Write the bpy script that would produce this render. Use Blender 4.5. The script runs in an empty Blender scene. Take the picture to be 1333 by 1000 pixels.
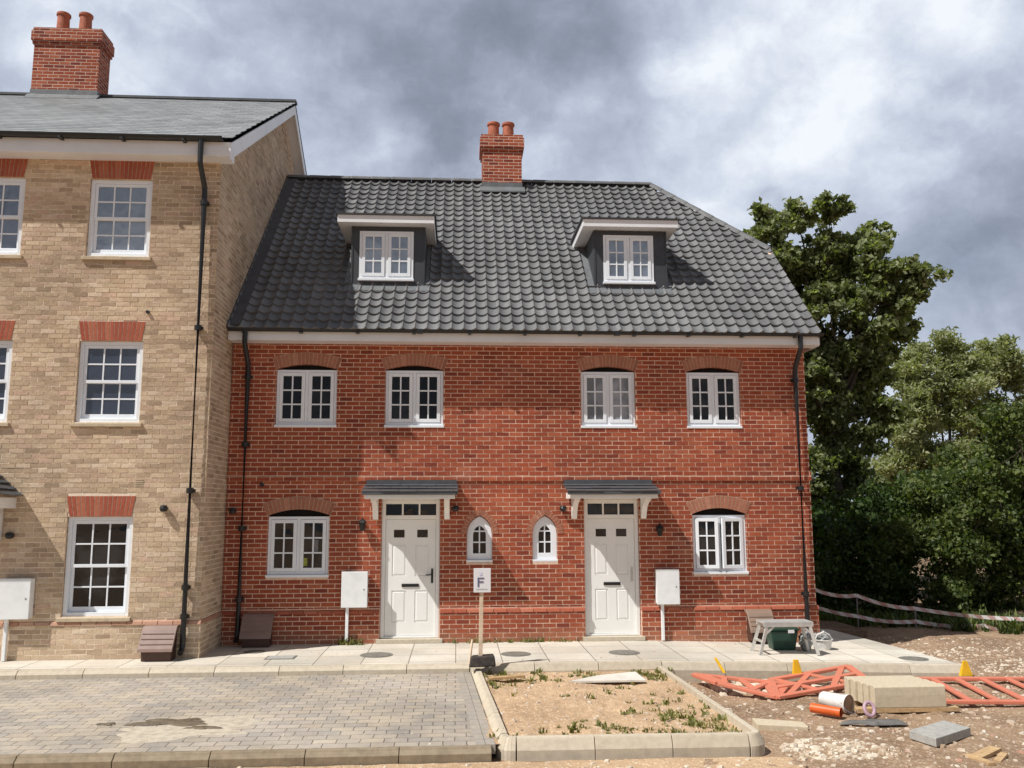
import bpy, bmesh, math, random
import numpy as np
from mathutils import Vector, Matrix
random.seed(7)
rng = np.random.default_rng(11)
SC = bpy.context.scene
COL = SC.collection
R = math.radians

# ------------------------------------------------------------------ materials
class NT:
    def __init__(s, name):
        s.m = bpy.data.materials.new(name); s.m.use_nodes = True
        s.t = s.m.node_tree; s.n = s.t.nodes; s.l = s.t.links
        s.b = s.n['Principled BSDF']
    def set(s, sock, v):
        if isinstance(v, bpy.types.NodeSocket): s.l.new(v, sock)
        elif v is not None:
            if isinstance(v, (tuple, list)) and len(v) == 3 and sock.type == 'RGBA': v = (*v, 1)
            sock.default_value = v
    def math(s, op, a, b=None, c=None, clamp=False):
        n = s.n.new('ShaderNodeMath'); n.operation = op; n.use_clamp = clamp
        for i, v in enumerate((a, b, c)):
            if v is not None: s.set(n.inputs[i], v)
        return n.outputs[0]
    def ss(s, x, lo, hi, a=0.0, b=1.0):
        n = s.n.new('ShaderNodeMapRange'); n.interpolation_type = 'SMOOTHSTEP'
        for i, v in enumerate((x, lo, hi, a, b)): s.set(n.inputs[i], v)
        return n.outputs[0]
    def mix(s, f, a, b, mode='MIX'):
        n = s.n.new('ShaderNodeMix'); n.data_type = 'RGBA'; n.blend_type = mode
        s.set(n.inputs[0], f); s.set(n.inputs[6], a); s.set(n.inputs[7], b)
        return n.outputs[2]
    def ramp(s, f, cols, constant=False):
        n = s.n.new('ShaderNodeValToRGB'); cr = n.color_ramp
        if constant: cr.interpolation = 'CONSTANT'
        k = len(cols)
        for i, c in enumerate(cols):
            pos, cc = c if len(c) == 2 else ((i / k if constant else i / max(1, k - 1)), c)
            e = cr.elements[i] if i < 2 else cr.elements.new(pos)
            e.position = pos; e.color = (*cc, 1)
        s.l.new(f, n.inputs[0]); return n.outputs[0]
    def noise(s, vec, scale, detail=4, rough=.55, dims='3D', dist=0):
        n = s.n.new('ShaderNodeTexNoise'); n.noise_dimensions = dims
        if vec is not None: s.l.new(vec, n.inputs['Vector'])
        n.inputs['Scale'].default_value = scale; n.inputs['Detail'].default_value = detail
        n.inputs['Roughness'].default_value = rough; n.inputs['Distortion'].default_value = dist
        return n.outputs[0]
    def vor(s, vec, scale, out=0, feat='F1'):
        n = s.n.new('ShaderNodeTexVoronoi'); n.feature = feat
        s.l.new(vec, n.inputs['Vector']); n.inputs['Scale'].default_value = scale
        return n.outputs[out]
    def white(s, x, y):
        c = s.n.new('ShaderNodeCombineXYZ'); s.set(c.inputs[0], x); s.set(c.inputs[1], y)
        w = s.n.new('ShaderNodeTexWhiteNoise'); w.noise_dimensions = '2D'
        s.l.new(c.outputs[0], w.inputs['Vector']); return w.outputs[0]
    def uv(s):
        n = s.n.new('ShaderNodeUVMap'); n.uv_map = 'UVMap'; return n.outputs[0]
    def pos(s):
        return s.n.new('ShaderNodeNewGeometry').outputs['Position']
    def island(s):
        return s.n.new('ShaderNodeNewGeometry').outputs['Random Per Island']
    def sep(s, v):
        n = s.n.new('ShaderNodeSeparateXYZ'); s.l.new(v, n.inputs[0]); return n.outputs
    def bump(s, h, dist, strength=1.0, normal=None):
        n = s.n.new('ShaderNodeBump'); n.inputs['Distance'].default_value = dist
        n.inputs['Strength'].default_value = strength; s.l.new(h, n.inputs['Height'])
        if normal is not None: s.l.new(normal, n.inputs['Normal'])
        return n.outputs[0]
    def done(s, col=None, rough=.8, normal=None, spec=None, metal=None):
        if col is not None: s.set(s.b.inputs['Base Color'], col)
        s.set(s.b.inputs['Roughness'], rough)
        if normal is not None: s.l.new(normal, s.b.inputs['Normal'])
        if spec is not None: s.b.inputs['Specular IOR Level'].default_value = spec
        if metal is not None: s.b.inputs['Metallic'].default_value = metal
        return s.m

def scale_uv(t, v, k):
    n = t.n.new('ShaderNodeVectorMath'); n.operation = 'SCALE'
    t.l.new(v, n.inputs[0]); n.inputs[3].default_value = k; return n.outputs[0]

def brick_mat(name, cols, mortar, grime=.55, bw=.225, bh=.075, mw=.011, bump=.006, rough=.88, weather=.25, dust=0, off=.5, wob=.004, smooth=.006, dirt=None, mortar_var=.25):
    t = NT(name)
    uv = t.uv(); pos = t.pos()
    wn = t.n.new('ShaderNodeTexNoise'); t.l.new(pos, wn.inputs['Vector']); wn.inputs['Scale'].default_value = 9
    wv = t.n.new('ShaderNodeVectorMath'); wv.operation = 'SUBTRACT'; t.l.new(wn.outputs['Color'], wv.inputs[0]); wv.inputs[1].default_value = (.5, .5, .5)
    ws = scale_uv(t, wv.outputs[0], wob * 2)
    ad = t.n.new('ShaderNodeVectorMath'); t.l.new(uv, ad.inputs[0]); t.l.new(ws, ad.inputs[1])
    u, v, _ = t.sep(ad.outputs[0])
    vr = t.math('DIVIDE', v, bh); row = t.math('FLOOR', vr); fv = t.math('FRACT', vr)
    odd = t.math('MODULO', t.math('ABSOLUTE', row), 2.0)
    ur = t.math('ADD', t.math('DIVIDE', u, bw), t.math('MULTIPLY', odd, off))
    colm = t.math('FLOOR', ur); fu = t.math('FRACT', ur)
    du = t.math('MULTIPLY', t.math('MINIMUM', fu, t.math('SUBTRACT', 1.0, fu)), bw)
    dv = t.math('MULTIPLY', t.math('MINIMUM', fv, t.math('SUBTRACT', 1.0, fv)), bh)
    d = t.math('MINIMUM', du, dv)
    face = t.ss(d, mw / 2 - smooth / 2, mw / 2 + smooth / 2)
    rnd = t.white(colm, row)
    bc = t.ramp(rnd, cols, constant=True)
    n1 = t.noise(pos, 22, 5, .6)
    bc = t.mix(t.ss(n1, .25, .75, .0, grime), bc, t.mix(1.0, bc, (.55, .5, .5), 'MULTIPLY'))
    big = t.noise(pos, .55, 5, .6)
    shade = t.ss(big, .3, .72, 1 - weather, 1 + weather * .6)
    mn = t.noise(pos, 6, 4)
    mc = t.mix(t.ss(mn, .3, .7, 0, mortar_var * 2), mortar, tuple(c * .55 for c in mortar))
    c = t.mix(face, mc, bc)
    c = t.mix(1.0, c, shade, 'MULTIPLY')
    if dust:
        c = t.mix(t.ss(t.noise(pos, 1.3, 6, .7), .42, .72, 0, dust), c, (.56, .47, .35)); c = t.mix(t.ss(t.noise(pos, 4.5, 5, .7), .55, .72, 0, dust * .6), c, (.25, .22, .18))
    if dirt:
        z = t.sep(pos)[2]
        f = t.ss(t.math('ADD', z, t.math('MULTIPLY', t.noise(pos, 3, 4), .35)), .12, .5, .55, 0)
        c = t.mix(f, c, dirt)
    h = t.math('ADD', face, t.math('MULTIPLY', n1, .35))
    h = t.math('ADD', h, t.math('MULTIPLY', rnd, .35))
    return t.done(c, rough, t.bump(h, bump), spec=.25)

def plain(name, col, rough=.6, var=.15, nscale=8, bumpd=0, bscale=60, spec=.5, metal=0, col2=None, streak=False):
    t = NT(name); pos = t.pos()
    if streak:
        mp = t.n.new('ShaderNodeMapping'); mp.inputs['Scale'].default_value = (1, 1, .15); t.l.new(pos, mp.inputs[0]); pv = mp.outputs[0]
    else: pv = pos
    n = t.noise(pv, nscale, 5, .6)
    c2 = col2 or tuple(c * (1 - var * 2.2) for c in col)
    c = t.mix(t.ss(n, .35, .75), col, c2)
    nm = t.bump(t.noise(pos, bscale, 4), bumpd) if bumpd else None
    r = t.math('ADD', t.math('MULTIPLY', n, .2), rough - .1)
    return t.done(c, r, nm, spec, metal)

def island_mat(name, cols, rough=.8, nscale=30, nvar=.4, bumpd=.003, spec=.3):
    t = NT(name); pos = t.pos()
    c = t.ramp(t.island(), cols)
    n = t.noise(pos, nscale, 5, .6)
    c = t.mix(t.ss(n, .3, .75, 0, nvar), c, t.mix(1.0, c, (.45, .45, .45), 'MULTIPLY'))
    return t.done(c, rough, t.bump(n, bumpd) if bumpd else None, spec)

def leaf_mat(name, dark, light, trans=.35, tip=None):
    t = NT(name)
    cols = [dark, tuple((a + b) / 2 for a, b in zip(dark, light)), light]
    if tip: cols.append(tip)
    c = t.ramp(t.island(), cols)
    c = t.mix(t.ss(t.noise(t.pos(), .9, 3), .35, .65, 0, .5), c, t.mix(1.0, c, (.5, .55, .45), 'MULTIPLY'))
    t.done(c, .55, spec=.35)
    tr = t.n.new('ShaderNodeBsdfTranslucent'); t.l.new(t.mix(1.0, c, (1.3, 1.5, .5), 'MULTIPLY'), tr.inputs[0])
    ms = t.n.new('ShaderNodeMixShader'); ms.inputs[0].default_value = trans
    t.l.new(t.b.outputs[0], ms.inputs[1]); t.l.new(tr.outputs[0], ms.inputs[2])
    t.l.new(ms.outputs[0], t.n['Material Output'].inputs[0])
    return t.m

M = {}
RED = [(.40, .092, .042), (.33, .072, .036), (.435, .11, .052), (.285, .06, .032), (.385, .087, .041), (.46, .135, .068), (.225, .047, .029), (.365, .08, .039)]
M['red_brick'] = brick_mat('red_brick', RED, (.84, .58, .46), grime=.4, mw=.015, bump=.008, weather=.22, smooth=.006, dirt=(.42, .22, .13))
M['chimney_brick'] = brick_mat('chimney_brick', RED, (.66, .46, .37), mw=.015, weather=.15)
YEL = [(.62, .44, .26), (.68, .50, .31), (.56, .39, .23), (.72, .55, .35), (.64, .46, .28), (.42, .29, .18), (.67, .46, .31), (.60, .45, .27), (.65, .48, .29)]
M['yellow_brick'] = brick_mat('yellow_brick', [(min(1, a * 1.1), b * 1.12, c * 1.16) for a, b, c in YEL], (.86, .68, .50), grime=.3, mw=.012, bump=.012, weather=.22, mortar_var=.35)
def bricks_mat(name, cols, dirt, var=.45):
    t = NT(name); pos = t.pos()
    c = t.ramp(t.island(), cols)
    n = t.noise(pos, 26, 5, .65)
    c = t.mix(t.ss(n, .35, .75, 0, var), c, t.mix(1.0, c, (.55, .5, .48), 'MULTIPLY'))
    c = t.mix(t.ss(t.noise(pos, 70, 3), .58, .7, 0, .35), c, t.mix(.6, c, (.62, .5, .40)))
    big = t.noise(pos, .6, 5, .6)
    c = t.mix(1.0, c, t.ss(big, .3, .72, .80, 1.14), 'MULTIPLY')
    c = t.mix(t.ss(t.noise(pos, 1.7, 5, .6), .58, .78, 0, .14), c, (.60, .42, .34))
    z = t.sep(pos)[2]
    f = t.ss(t.math('ADD', z, t.math('MULTIPLY', t.noise(pos, 3, 4), .35)), .12, .5, .5, 0)
    c = t.mix(f, c, dirt)
    return t.done(c, .88, t.bump(t.noise(pos, 55, 4), .003), .25)
M['red_bricks'] = bricks_mat('red_bricks', RED + [(.34, .08, .04), (.40, .104, .05)], (.42, .24, .15))
YB_ = [(.66, .505, .355), (.70, .55, .39), (.59, .44, .295), (.74, .60, .45), (.65, .50, .345), (.47, .345, .235), (.67, .51, .375), (.61, .465, .31), (.40, .29, .20), (.66, .52, .355), (.52, .385, .265), (.68, .485, .36)]
M['yellow_bricks'] = bricks_mat('yellow_bricks', YB_, (.55, .42, .29), .5)
M['mortar_red'] = plain('mortar_red', (.80, .57, .43), .95, .12, 14, .002)
M['mortar_yellow'] = plain('mortar_yellow', (.90, .76, .60), .95, .12, 14, .002)
M['bullnose_pale'] = island_mat('bullnose_pale', [(.50, .27, .18), (.58, .35, .25), (.45, .23, .15), (.60, .40, .28)], .85, 25, .3, .003)
M['voussoir'] = island_mat('voussoir', [(.34, .135, .085), (.45, .19, .12), (.39, .15, .095), (.52, .24, .155), (.41, .165, .105)], .88, 25, .3, .004)
M['red_voussoir'] = island_mat('red_voussoir', [(.34, .075, .045), (.46, .13, .075), (.38, .09, .05), (.50, .17, .10)], .88, 25, .35, .004)
M['mortar'] = plain('mortar', (.50, .38, .28), .9, .2, 12, .002)
M['bullnose'] = island_mat('bullnose', [(.38, .10, .055), (.45, .14, .08), (.33, .08, .045), (.49, .18, .11)], .85, 25, .3, .003)
M['upvc'] = plain('upvc', (.86, .90, .95), .32, .03, 2, 0)
M['cream_paint'] = plain('cream_paint', (.88, .88, .855), .4, .03, 2, 0)
M['fascia'] = plain('fascia', (.84, .855, .88), .45, .05, 1.5, 0)
M['meter'] = plain('meter_white', (.88, .90, .91), .45, .05, 5, 0)
M['black_plastic'] = plain('black_plastic', (.016, .016, .017), .38, .1, 6, 0)
M['dark_void'] = plain('dark_void', (.006, .006, .006), .9, .1, 5, 0)  # near-black colour standing in for unlit depth
M['lead'] = plain('lead', (.17, .18, .19), .55, .15, 5, .004, 14, metal=.0)
M['lead_dark'] = plain('lead_dark', (.085, .09, .10), .6, .12, 4, .003, 12)
M['clad'] = plain('dormer_cladding', (.050, .055, .065), .55, .1, 3, .002, 20)
M['roof_edge'] = plain('roof_edge', (.04, .042, .048), .7, .1, 5)
M['terracotta'] = plain('terracotta', (.44, .135, .075), .8, .15, 9, .003, 40)
M['sill_stone'] = plain('sill_stone', (.58, .47, .33), .85, .12, 10, .002, 60)
M['brown_plastic'] = plain('brown_plastic', (.27, .175, .145), .5, .08, 4, 0)
M['brown_dark'] = plain('brown_dark', (.085, .04, .028), .55, .1, 4, 0)
M['brown_pale'] = plain('brown_pale', (.29, .20, .15), .5, .08, 4, 0)
M['alu'] = plain('aluminium', (.62, .61, .58), .42, .1, 10, 0, metal=.35)
M['orange_plastic'] = plain('orange_plastic', (.66, .20, .125), .6, .12, 7, .001, 40, col2=(.55, .20, .12))
M['pipe_orange'] = plain('pipe_orange', (.72, .13, .025), .4, .1, 9)
M['yellow_plastic'] = plain('yellow_plastic', (.80, .47, .015), .45, .1, 8)
M['white_plastic'] = plain('white_plastic', (.80, .78, .74), .4, .1, 8)
M['bucket_inside'] = plain('bucket_inside', (.36, .24, .16), .8, .2, 12)
M['pink_plastic'] = plain('pink_plastic', (.50, .33, .40), .5, .1, 8)
M['grey_mat'] = plain('grey_mat', (.17, .16, .15), .8, .2, 10, .004)
M['green_plastic'] = plain('green_plastic', (.013, .062, .042), .42, .1, 5)
M['clear_bag'] = plain('clear_bag', (.38, .39, .38), .25, .25, 14, .012, 22)
M['wood'] = plain('wood', (.56, .38, .20), .75, .18, 14, .003, 30, col2=(.38, .24, .12))
M['post_wood'] = plain('post_wood', (.74, .58, .43), .7, .12, 9, .002, 30)
M['board_white'] = plain('board_white', (.74, .70, .63), .5, .1, 4)
M['rubber'] = plain('rubber', (.032, .027, .025), .8, .2, 20, .006, 30, col2=(.07, .055, .045))
M['paper'] = plain('paper', (.78, .77, .80), .6, .02, 5)
M['ink'] = plain('ink', (.12, .125, .22), .7, .05, 5)
M['ink_pale'] = plain('ink_pale', (.60, .62, .63), .7, .1, 30)
M['ink_blue'] = plain('ink_blue', (.66, .68, .86), .7, .1, 30)
M['sticker'] = plain('sticker', (.35, .38, .06), .6, .3, 40)
M['sheet_grey'] = plain('sheet_grey', (.21, .20, .21), .5, .25, 40)
M['slab_grey'] = plain('slab_grey', (.42, .41, .38), .9, .12, 18, .003, 60)
M['kerb'] = island_mat('kerb_concrete', [(.54, .465, .355), (.61, .535, .42), (.57, .49, .38), (.64, .565, .45)], .9, 14, .32, .002)
M['kerb_new'] = island_mat('kerb_new', [(.56, .47, .33), (.64, .55, .41), (.60, .51, .36)], .9, 20, .25, .003)
M['edging'] = island_mat('edging', [(.28, .22, .15), (.33, .265, .185), (.30, .24, .165)], .9, 12, .5, .003)  # stained brown, darkened further in colour for the shadowed front face
M['manhole'] = plain('manhole', (.23, .215, .185), .7, .2, 20, .004, 60)
M['tape_r'] = None
M['bark'] = plain('bark', (.085, .066, .048), .9, .2, 6, .02, 10)
M['leaf_tree'] = leaf_mat('leaf_tree', (.085, .105, .042), (.25, .275, .125), .45, (.42, .44, .27))
M['leaf_bush'] = leaf_mat('leaf_bush', (.036, .062, .015), (.115, .15, .042), .35, (.20, .235, .075))
M['leaf_dark'] = leaf_mat('leaf_dark', (.025, .052, .012), (.075, .12, .028), .3)
M['leaf_willow'] = leaf_mat('leaf_willow', (.21, .23, .11), (.36, .37, .20), .4, (.44, .45, .27))
M['weed'] = leaf_mat('weed', (.13, .15, .045), (.27, .26, .09), .3, (.42, .35, .17))
M['slate'] = None

def glass_mat(name, base, refl, rough=.03):
    t = NT(name); pos = t.pos()
    n = t.noise(pos, 2.2, 2, .5)
    oi = t.n.new('ShaderNodeObjectInfo').outputs['Random']
    rm = t.ss(t.noise(pos, 1.6, 3, .5), .46, .60)
    bc = t.mix(t.math('MULTIPLY', rm, oi), base, tuple(c * 2.2 + .022 for c in base))
    t.done(bc, rough, t.bump(n, .018, .4), spec=refl)
    t.b.inputs['IOR'].default_value = 1.52
    return t.m
M['glass'] = glass_mat('glass', (.006, .006, .007), .55)
M['glass_sky'] = glass_mat('glass_sky_tint', (.045, .055, .08), 1.0)  # bluish base colour paints in some of the reflected sky
M['glass_sky'].node_tree.nodes['Principled BSDF'].inputs['IOR'].default_value = 1.9
M['glass_pale'] = glass_mat('glass_pale_grey', (.16, .165, .18), .8)  # paler grey base than the other panes

# roof tiles: colour per tile
def tile_mat():
    t = NT('concrete_pantile'); uv = t.uv(); pos = t.pos()
    u, v, _ = t.sep(uv)
    rnd = t.white(t.math('FLOOR', t.math('DIVIDE', u, .206)), t.math('FLOOR', t.math('DIVIDE', v, .25)))
    c = t.ramp(rnd, [(.120, .121, .126), (.180, .180, .184), (.142, .143, .148), (.205, .204, .206)])
    n = t.noise(pos, 16, 5, .65)
    c = t.mix(t.ss(n, .35, .75, 0, .5), c, (.115, .116, .121))
    c = t.mix(1.0, c, t.ss(t.noise(pos, .5, 4), .3, .7, .86, 1.12), 'MULTIPLY')
    return t.done(c, .62, t.bump(t.noise(pos, 120, 3), .0015), .45)
M['tile'] = tile_mat()
def slate_mat():
    t = NT('slate'); pos = t.pos()
    c = t.ramp(t.island(), [(.165, .173, .182), (.255, .264, .272), (.205, .213, .222), (.285, .292, .296), (.23, .24, .247)])
    n = t.noise(pos, 9, 5, .65)
    c = t.mix(t.ss(n, .35, .75, 0, .6), c, (.28, .29, .297))
    c = t.mix(1.0, c, t.ss(t.noise(pos, .8, 4), .3, .7, .85, 1.15), 'MULTIPLY')
    return t.done(c, .6, t.bump(n, .004), .4)
M['slate'] = slate_mat()
# paving
BL = [(.385, .345, .300), (.41, .365, .315), (.365, .33, .29), (.43, .38, .32), (.38, .34, .30), (.405, .35, .285), (.35, .32, .285), (.44, .39, .32)]
M['blocks'] = brick_mat('block_paving', dust=.6, cols= [tuple(c * 1.12 for c in q) for q in BL], mortar=(.30, .265, .215), grime=.3, bw=.24, bh=.165, mw=.010, bump=.008, rough=.9, weather=.24, wob=.014, smooth=.012, mortar_var=.3)
def slab_mat():
    m = brick_mat('footpath_slabs', [(.66, .61, .525), (.71, .66, .57), (.62, .575, .495), (.69, .635, .54), (.65, .615, .535)], (.30, .26, .21), grime=.25, dust=.35, bw=.685, bh=.60, mw=.014, bump=.004, rough=.9, weather=.2, off=0.0, wob=.003, smooth=.008)
    return m
M['slabs'] = slab_mat()
def dirt_mat(name, base, dark, pale, stones=.5):
    t = NT(name); pos = t.pos()
    n1 = t.noise(pos, 1.1, 6, .65); n2 = t.noise(pos, 14, 5, .7)
    c = t.mix(t.ss(n1, .35, .65), base, dark)
    c = t.mix(t.ss(n2, .45, .75, 0, .75), c, pale)
    v = t.n.new('ShaderNodeTexVoronoi'); t.l.new(pos, v.inputs['Vector']); v.inputs['Scale'].default_value = 24
    c = t.mix(t.math('MULTIPLY', t.ss(v.outputs[0], .28, .36, stones, 0), t.ss(t.sep(v.outputs[1])[0], .45, .55)), c, tuple(min(1, x * 1.35) for x in pale))
    c = t.mix(t.ss(t.noise(pos, 45, 4), .5, .7, 0, .5), c, dark)
    h = t.math('ADD', n2, t.math('MULTIPLY', t.noise(pos, 50, 4), .5))
    return t.done(c, .95, t.bump(h, .025), .15)
M['dirt'] = dirt_mat('dirt', (.37, .25, .16), (.23, .15, .095), (.54, .42, .31))
M['sand'] = dirt_mat('sand', (.58, .405, .25), (.45, .30, .185), (.70, .54, .375), .45)
M['stone_bits'] = island_mat('rubble_stone', [(.34, .24, .16), (.48, .36, .26), (.66, .58, .47), (.42, .30, .21), (.56, .43, .31), (.74, .68, .59), (.50, .27, .19)], .9, 40, .3, .004)
M['pale_bits'] = island_mat('pale_stone', [(.62, .53, .41), (.72, .63, .51), (.55, .45, .33), (.76, .69, .58)], .9, 40, .25, .003)
M['mud'] = plain('mud', (.17, .13, .085), .7, .2, 18, .006, 25)
M['sand_spill'] = plain('sand_spill', (.56, .49, .385), .95, .15, 10, .004, 40)
M['shade_soil'] = dirt_mat('shaded_bank_soil', (.24, .165, .11), (.15, .10, .065), (.36, .26, .17), .2)  # darker dirt copy; the shadow over this soil is in its colour
def tape_mat():
    t = NT('barrier_tape'); u, v, _ = t.sep(t.uv())
    f = t.math('GREATER_THAN', t.math('FRACT', t.math('MULTIPLY', t.math('ADD', u, v), 4.5)), .5)
    c = t.mix(f, (.64, .61, .59), (.50, .31, .28))
    return t.done(c, .5)
M['tape'] = tape_mat()

# ------------------------------------------------------------------ mesh builder
class MB:
    def __init__(s): s.v = []; s.f = []; s.mi = []; s.uvx = {}
    def add(s, vs, fs, mi=0):
        o = len(s.v); s.v += [tuple(v) for v in vs]
        for f in fs: s.f.append([o + i for i in f]); s.mi.append(mi)
        return s
    def quad(s, a, b, c, d, mi=0): return s.add([a, b, c, d], [(0, 1, 2, 3)], mi)
    def box(s, x0, x1, y0, y1, z0, z1, mi=0):
        return s.hexa([(x0, y0, z0), (x1, y0, z0), (x1, y1, z0), (x0, y1, z0), (x0, y0, z1), (x1, y0, z1), (x1, y1, z1), (x0, y1, z1)], mi)
    def hexa(s, p, mi=0):
        return s.add(p, [(0, 3, 2, 1), (4, 5, 6, 7), (0, 1, 5, 4), (1, 2, 6, 5), (2, 3, 7, 6), (3, 0, 4, 7)], mi)
    def bar(s, a, b, w, h, mi=0, up=(0, 0, 1)):
        a = Vector(a); b = Vector(b); d = (b - a).normalized(); u = Vector(up)
        r = d.cross(u)
        if r.length < 1e-4: r = d.cross(Vector((1, 0, 0)))
        r.normalize(); u = r.cross(d).normalized(); r *= w / 2; u *= h / 2
        return s.hexa([a - r - u, a + r - u, b + r - u, b - r - u, a - r + u, a + r + u, b + r + u, b - r + u], mi)
    def tube(s, pts, rad, n=12, mi=0, caps=True):
        pts = [Vector(p) for p in pts]; rads = rad if isinstance(rad, (list, tuple)) else [rad] * len(pts)
        vs = []; fs = []
        for i, p in enumerate(pts):
            d = (pts[min(i + 1, len(pts) - 1)] - pts[max(i - 1, 0)]).normalized()
            a = d.cross(Vector((0, 0, 1)));
            if a.length < 1e-3: a = Vector((1, 0, 0))
            a.normalize(); b = d.cross(a)
            for k in range(n):
                t = 2 * math.pi * k / n; vs.append(p + (a * math.cos(t) + b * math.sin(t)) * rads[i])
        for i in range(len(pts) - 1):
            for k in range(n):
                k2 = (k + 1) % n; fs.append((i * n + k, i * n + k2, (i + 1) * n + k2, (i + 1) * n + k))
        if caps: fs.append(tuple(range(n))[::-1]); fs.append(tuple(range((len(pts) - 1) * n, len(pts) * n)))
        return s.add(vs, fs, mi)
    def lathe(s, c, prof, n=20, mi=0, cap=True):
        vs = []; fs = []
        for r, z in prof:
            for k in range(n):
                t = 2 * math.pi * k / n; vs.append((c[0] + r * math.cos(t), c[1] + r * math.sin(t), c[2] + z))
        for i in range(len(prof) - 1):
            for k in range(n):
                k2 = (k + 1) % n; fs.append((i * n + k, i * n + k2, (i + 1) * n + k2, (i + 1) * n + k))
        if cap: fs.append(tuple(range((len(prof) - 1) * n, len(prof) * n)))
        return s.add(vs, fs, mi)
    def prism(s, poly, y0, y1, mi=0):      # polygon in x,z ; extruded along y
        n = len(poly); vs = [(x, y0, z) for x, z in poly] + [(x, y1, z) for x, z in poly]
        return s.add(vs, [tuple(range(n)), tuple(range(n, 2 * n))[::-1]] + [((i + 1) % n, i, n + i, n + (i + 1) % n) for i in range(n)], mi)
    def sheet(s, poly, z0, z1, mi=0):      # polygon in x,y with thickness; z0,z1 may be functions of (x, y)
        n = len(poly); g = lambda z, x, y: z(x, y) if callable(z) else z
        vs = [(x, y, g(z1, x, y)) for x, y in poly] + [(x, y, g(z0, x, y)) for x, y in poly]
        return s.add(vs, [tuple(range(n)), tuple(range(n, 2 * n))[::-1]] + [((i + 1) % n, i, n + i, n + (i + 1) % n) for i in range(n)], mi)

def root_off(o):
    v = Vector((0, 0, 0))
    while o is not None: v += o.location; o = o.parent
    return v

def build(name, mb, mats, parent=None, smooth=False, bevel=0, origin=None, fixn=True):
    if not isinstance(mats, (list, tuple)): mats = [mats]
    me = bpy.data.meshes.new(name)
    V = np.array(mb.v, dtype=float)
    off = np.array(root_off(parent)) if parent is not None else np.array(origin if origin is not None else (0, 0, 0), dtype=float)
    me.from_pydata((V - off).tolist(), [], mb.f)
    me.polygons.foreach_set('material_index', mb.mi)
    for m in mats: me.materials.append(m)
    if fixn:
        bm = bmesh.new(); bm.from_mesh(me); bmesh.ops.recalc_face_normals(bm, faces=bm.faces); bm.to_mesh(me); bm.free()
    uvl = me.uv_layers.new(name='UVMap')
    np_ = len(me.polygons); nl = len(me.loops)
    nor = np.empty(np_ * 3); me.polygons.foreach_get('normal', nor); nor = np.abs(nor.reshape(-1, 3))
    li = np.empty(nl, dtype=int); me.loops.foreach_get('vertex_index', li)
    tot = np.empty(np_, dtype=int); me.polygons.foreach_get('loop_total', tot)
    ln = np.repeat(nor, tot, axis=0); P = V[li]
    ax = np.argmax(ln + np.array([0, .02, 0]), axis=1)
    uv = np.where((ax == 0)[:, None], P[:, [1, 2]], np.where((ax == 1)[:, None], P[:, [0, 2]], P[:, [0, 1]]))
    for fi, uvs in mb.uvx.items():
        st = me.polygons[fi].loop_start
        vi = list(li[st:st + len(uvs)]); fv = mb.f[fi]
        for k in range(len(uvs)): uv[st + k] = uvs[fv.index(vi[k])]
    uvl.data.foreach_set('uv', uv.astype(np.float32).ravel())
    if smooth: me.polygons.foreach_set('use_smooth', [True] * np_)
    o = bpy.data.objects.new(name, me); COL.objects.link(o)
    if parent is not None: o.parent = parent
    else: o.location = off
    if bevel:
        b = o.modifiers.new('Bevel', 'BEVEL'); b.width = bevel; b.segments = 2; b.limit_method = 'ANGLE'; b.angle_limit = R(40)
    return o

def tag(o, label=None, cat=None, group=None, kind=None):
    if label: o['label'] = label
    if cat: o['category'] = cat
    if group: o['group'] = group
    if kind: o['kind'] = kind
    return o
def thing(name, label, cat, loc, group=None):
    o = bpy.data.objects.new(name, None); COL.objects.link(o); o.location = loc; o.empty_display_size = .2
    return tag(o, label, cat, group)

# ------------------------------------------------------------------ walls with openings
def wall_front(mb, x0, x1, z0, z1, y, holes, depth=.10, mi=0, rmi=0):
    """holes: (xa, xb, za, profile) profile = list of (x,z) along the head, left to right"""
    xs = {x0, x1}; zs = {z0, z1}
    for xa, xb, za, pr in holes:
        zt = max(p[1] for p in pr); xs |= {xa, xb}; zs |= {max(za, z0), min(zt, z1)}
    xs = sorted(xs); zs = sorted(zs)
    for i in range(len(xs) - 1):
        for j in range(len(zs) - 1):
            cx = (xs[i] + xs[i + 1]) / 2; cz = (zs[j] + zs[j + 1]) / 2
            if any(xa < cx < xb and za < cz < max(p[1] for p in pr) for xa, xb, za, pr in holes): continue
            mb.quad((xs[i], y, zs[j]), (xs[i + 1], y, zs[j]), (xs[i + 1], y, zs[j + 1]), (xs[i], y, zs[j + 1]), mi)
    for xa, xb, za, pr in holes:
        zt = max(p[1] for p in pr)
        for (xp, zp), (xq, zq) in zip(pr[:-1], pr[1:]):
            if zp < zt - 1e-6 or zq < zt - 1e-6: mb.quad((xp, y, zp), (xq, y, zq), (xq, y, zt), (xp, y, zt), mi)
            mb.quad((xp, y, zp), (xp, y + depth, zp), (xq, y + depth, zq), (xq, y, zq), rmi)
        b = max(za, z0)
        mb.quad((xa, y, b), (xa, y + depth, b), (xa, y + depth, pr[0][1]), (xa, y, pr[0][1]), rmi)
        mb.quad((xb, y, b), (xb, y + depth, b), (xb, y + depth, pr[-1][1]), (xb, y, pr[-1][1]), rmi)
        mb.quad((xa, y, b), (xb, y, b), (xb, y + depth, b), (xa, y + depth, b), mi)

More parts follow.
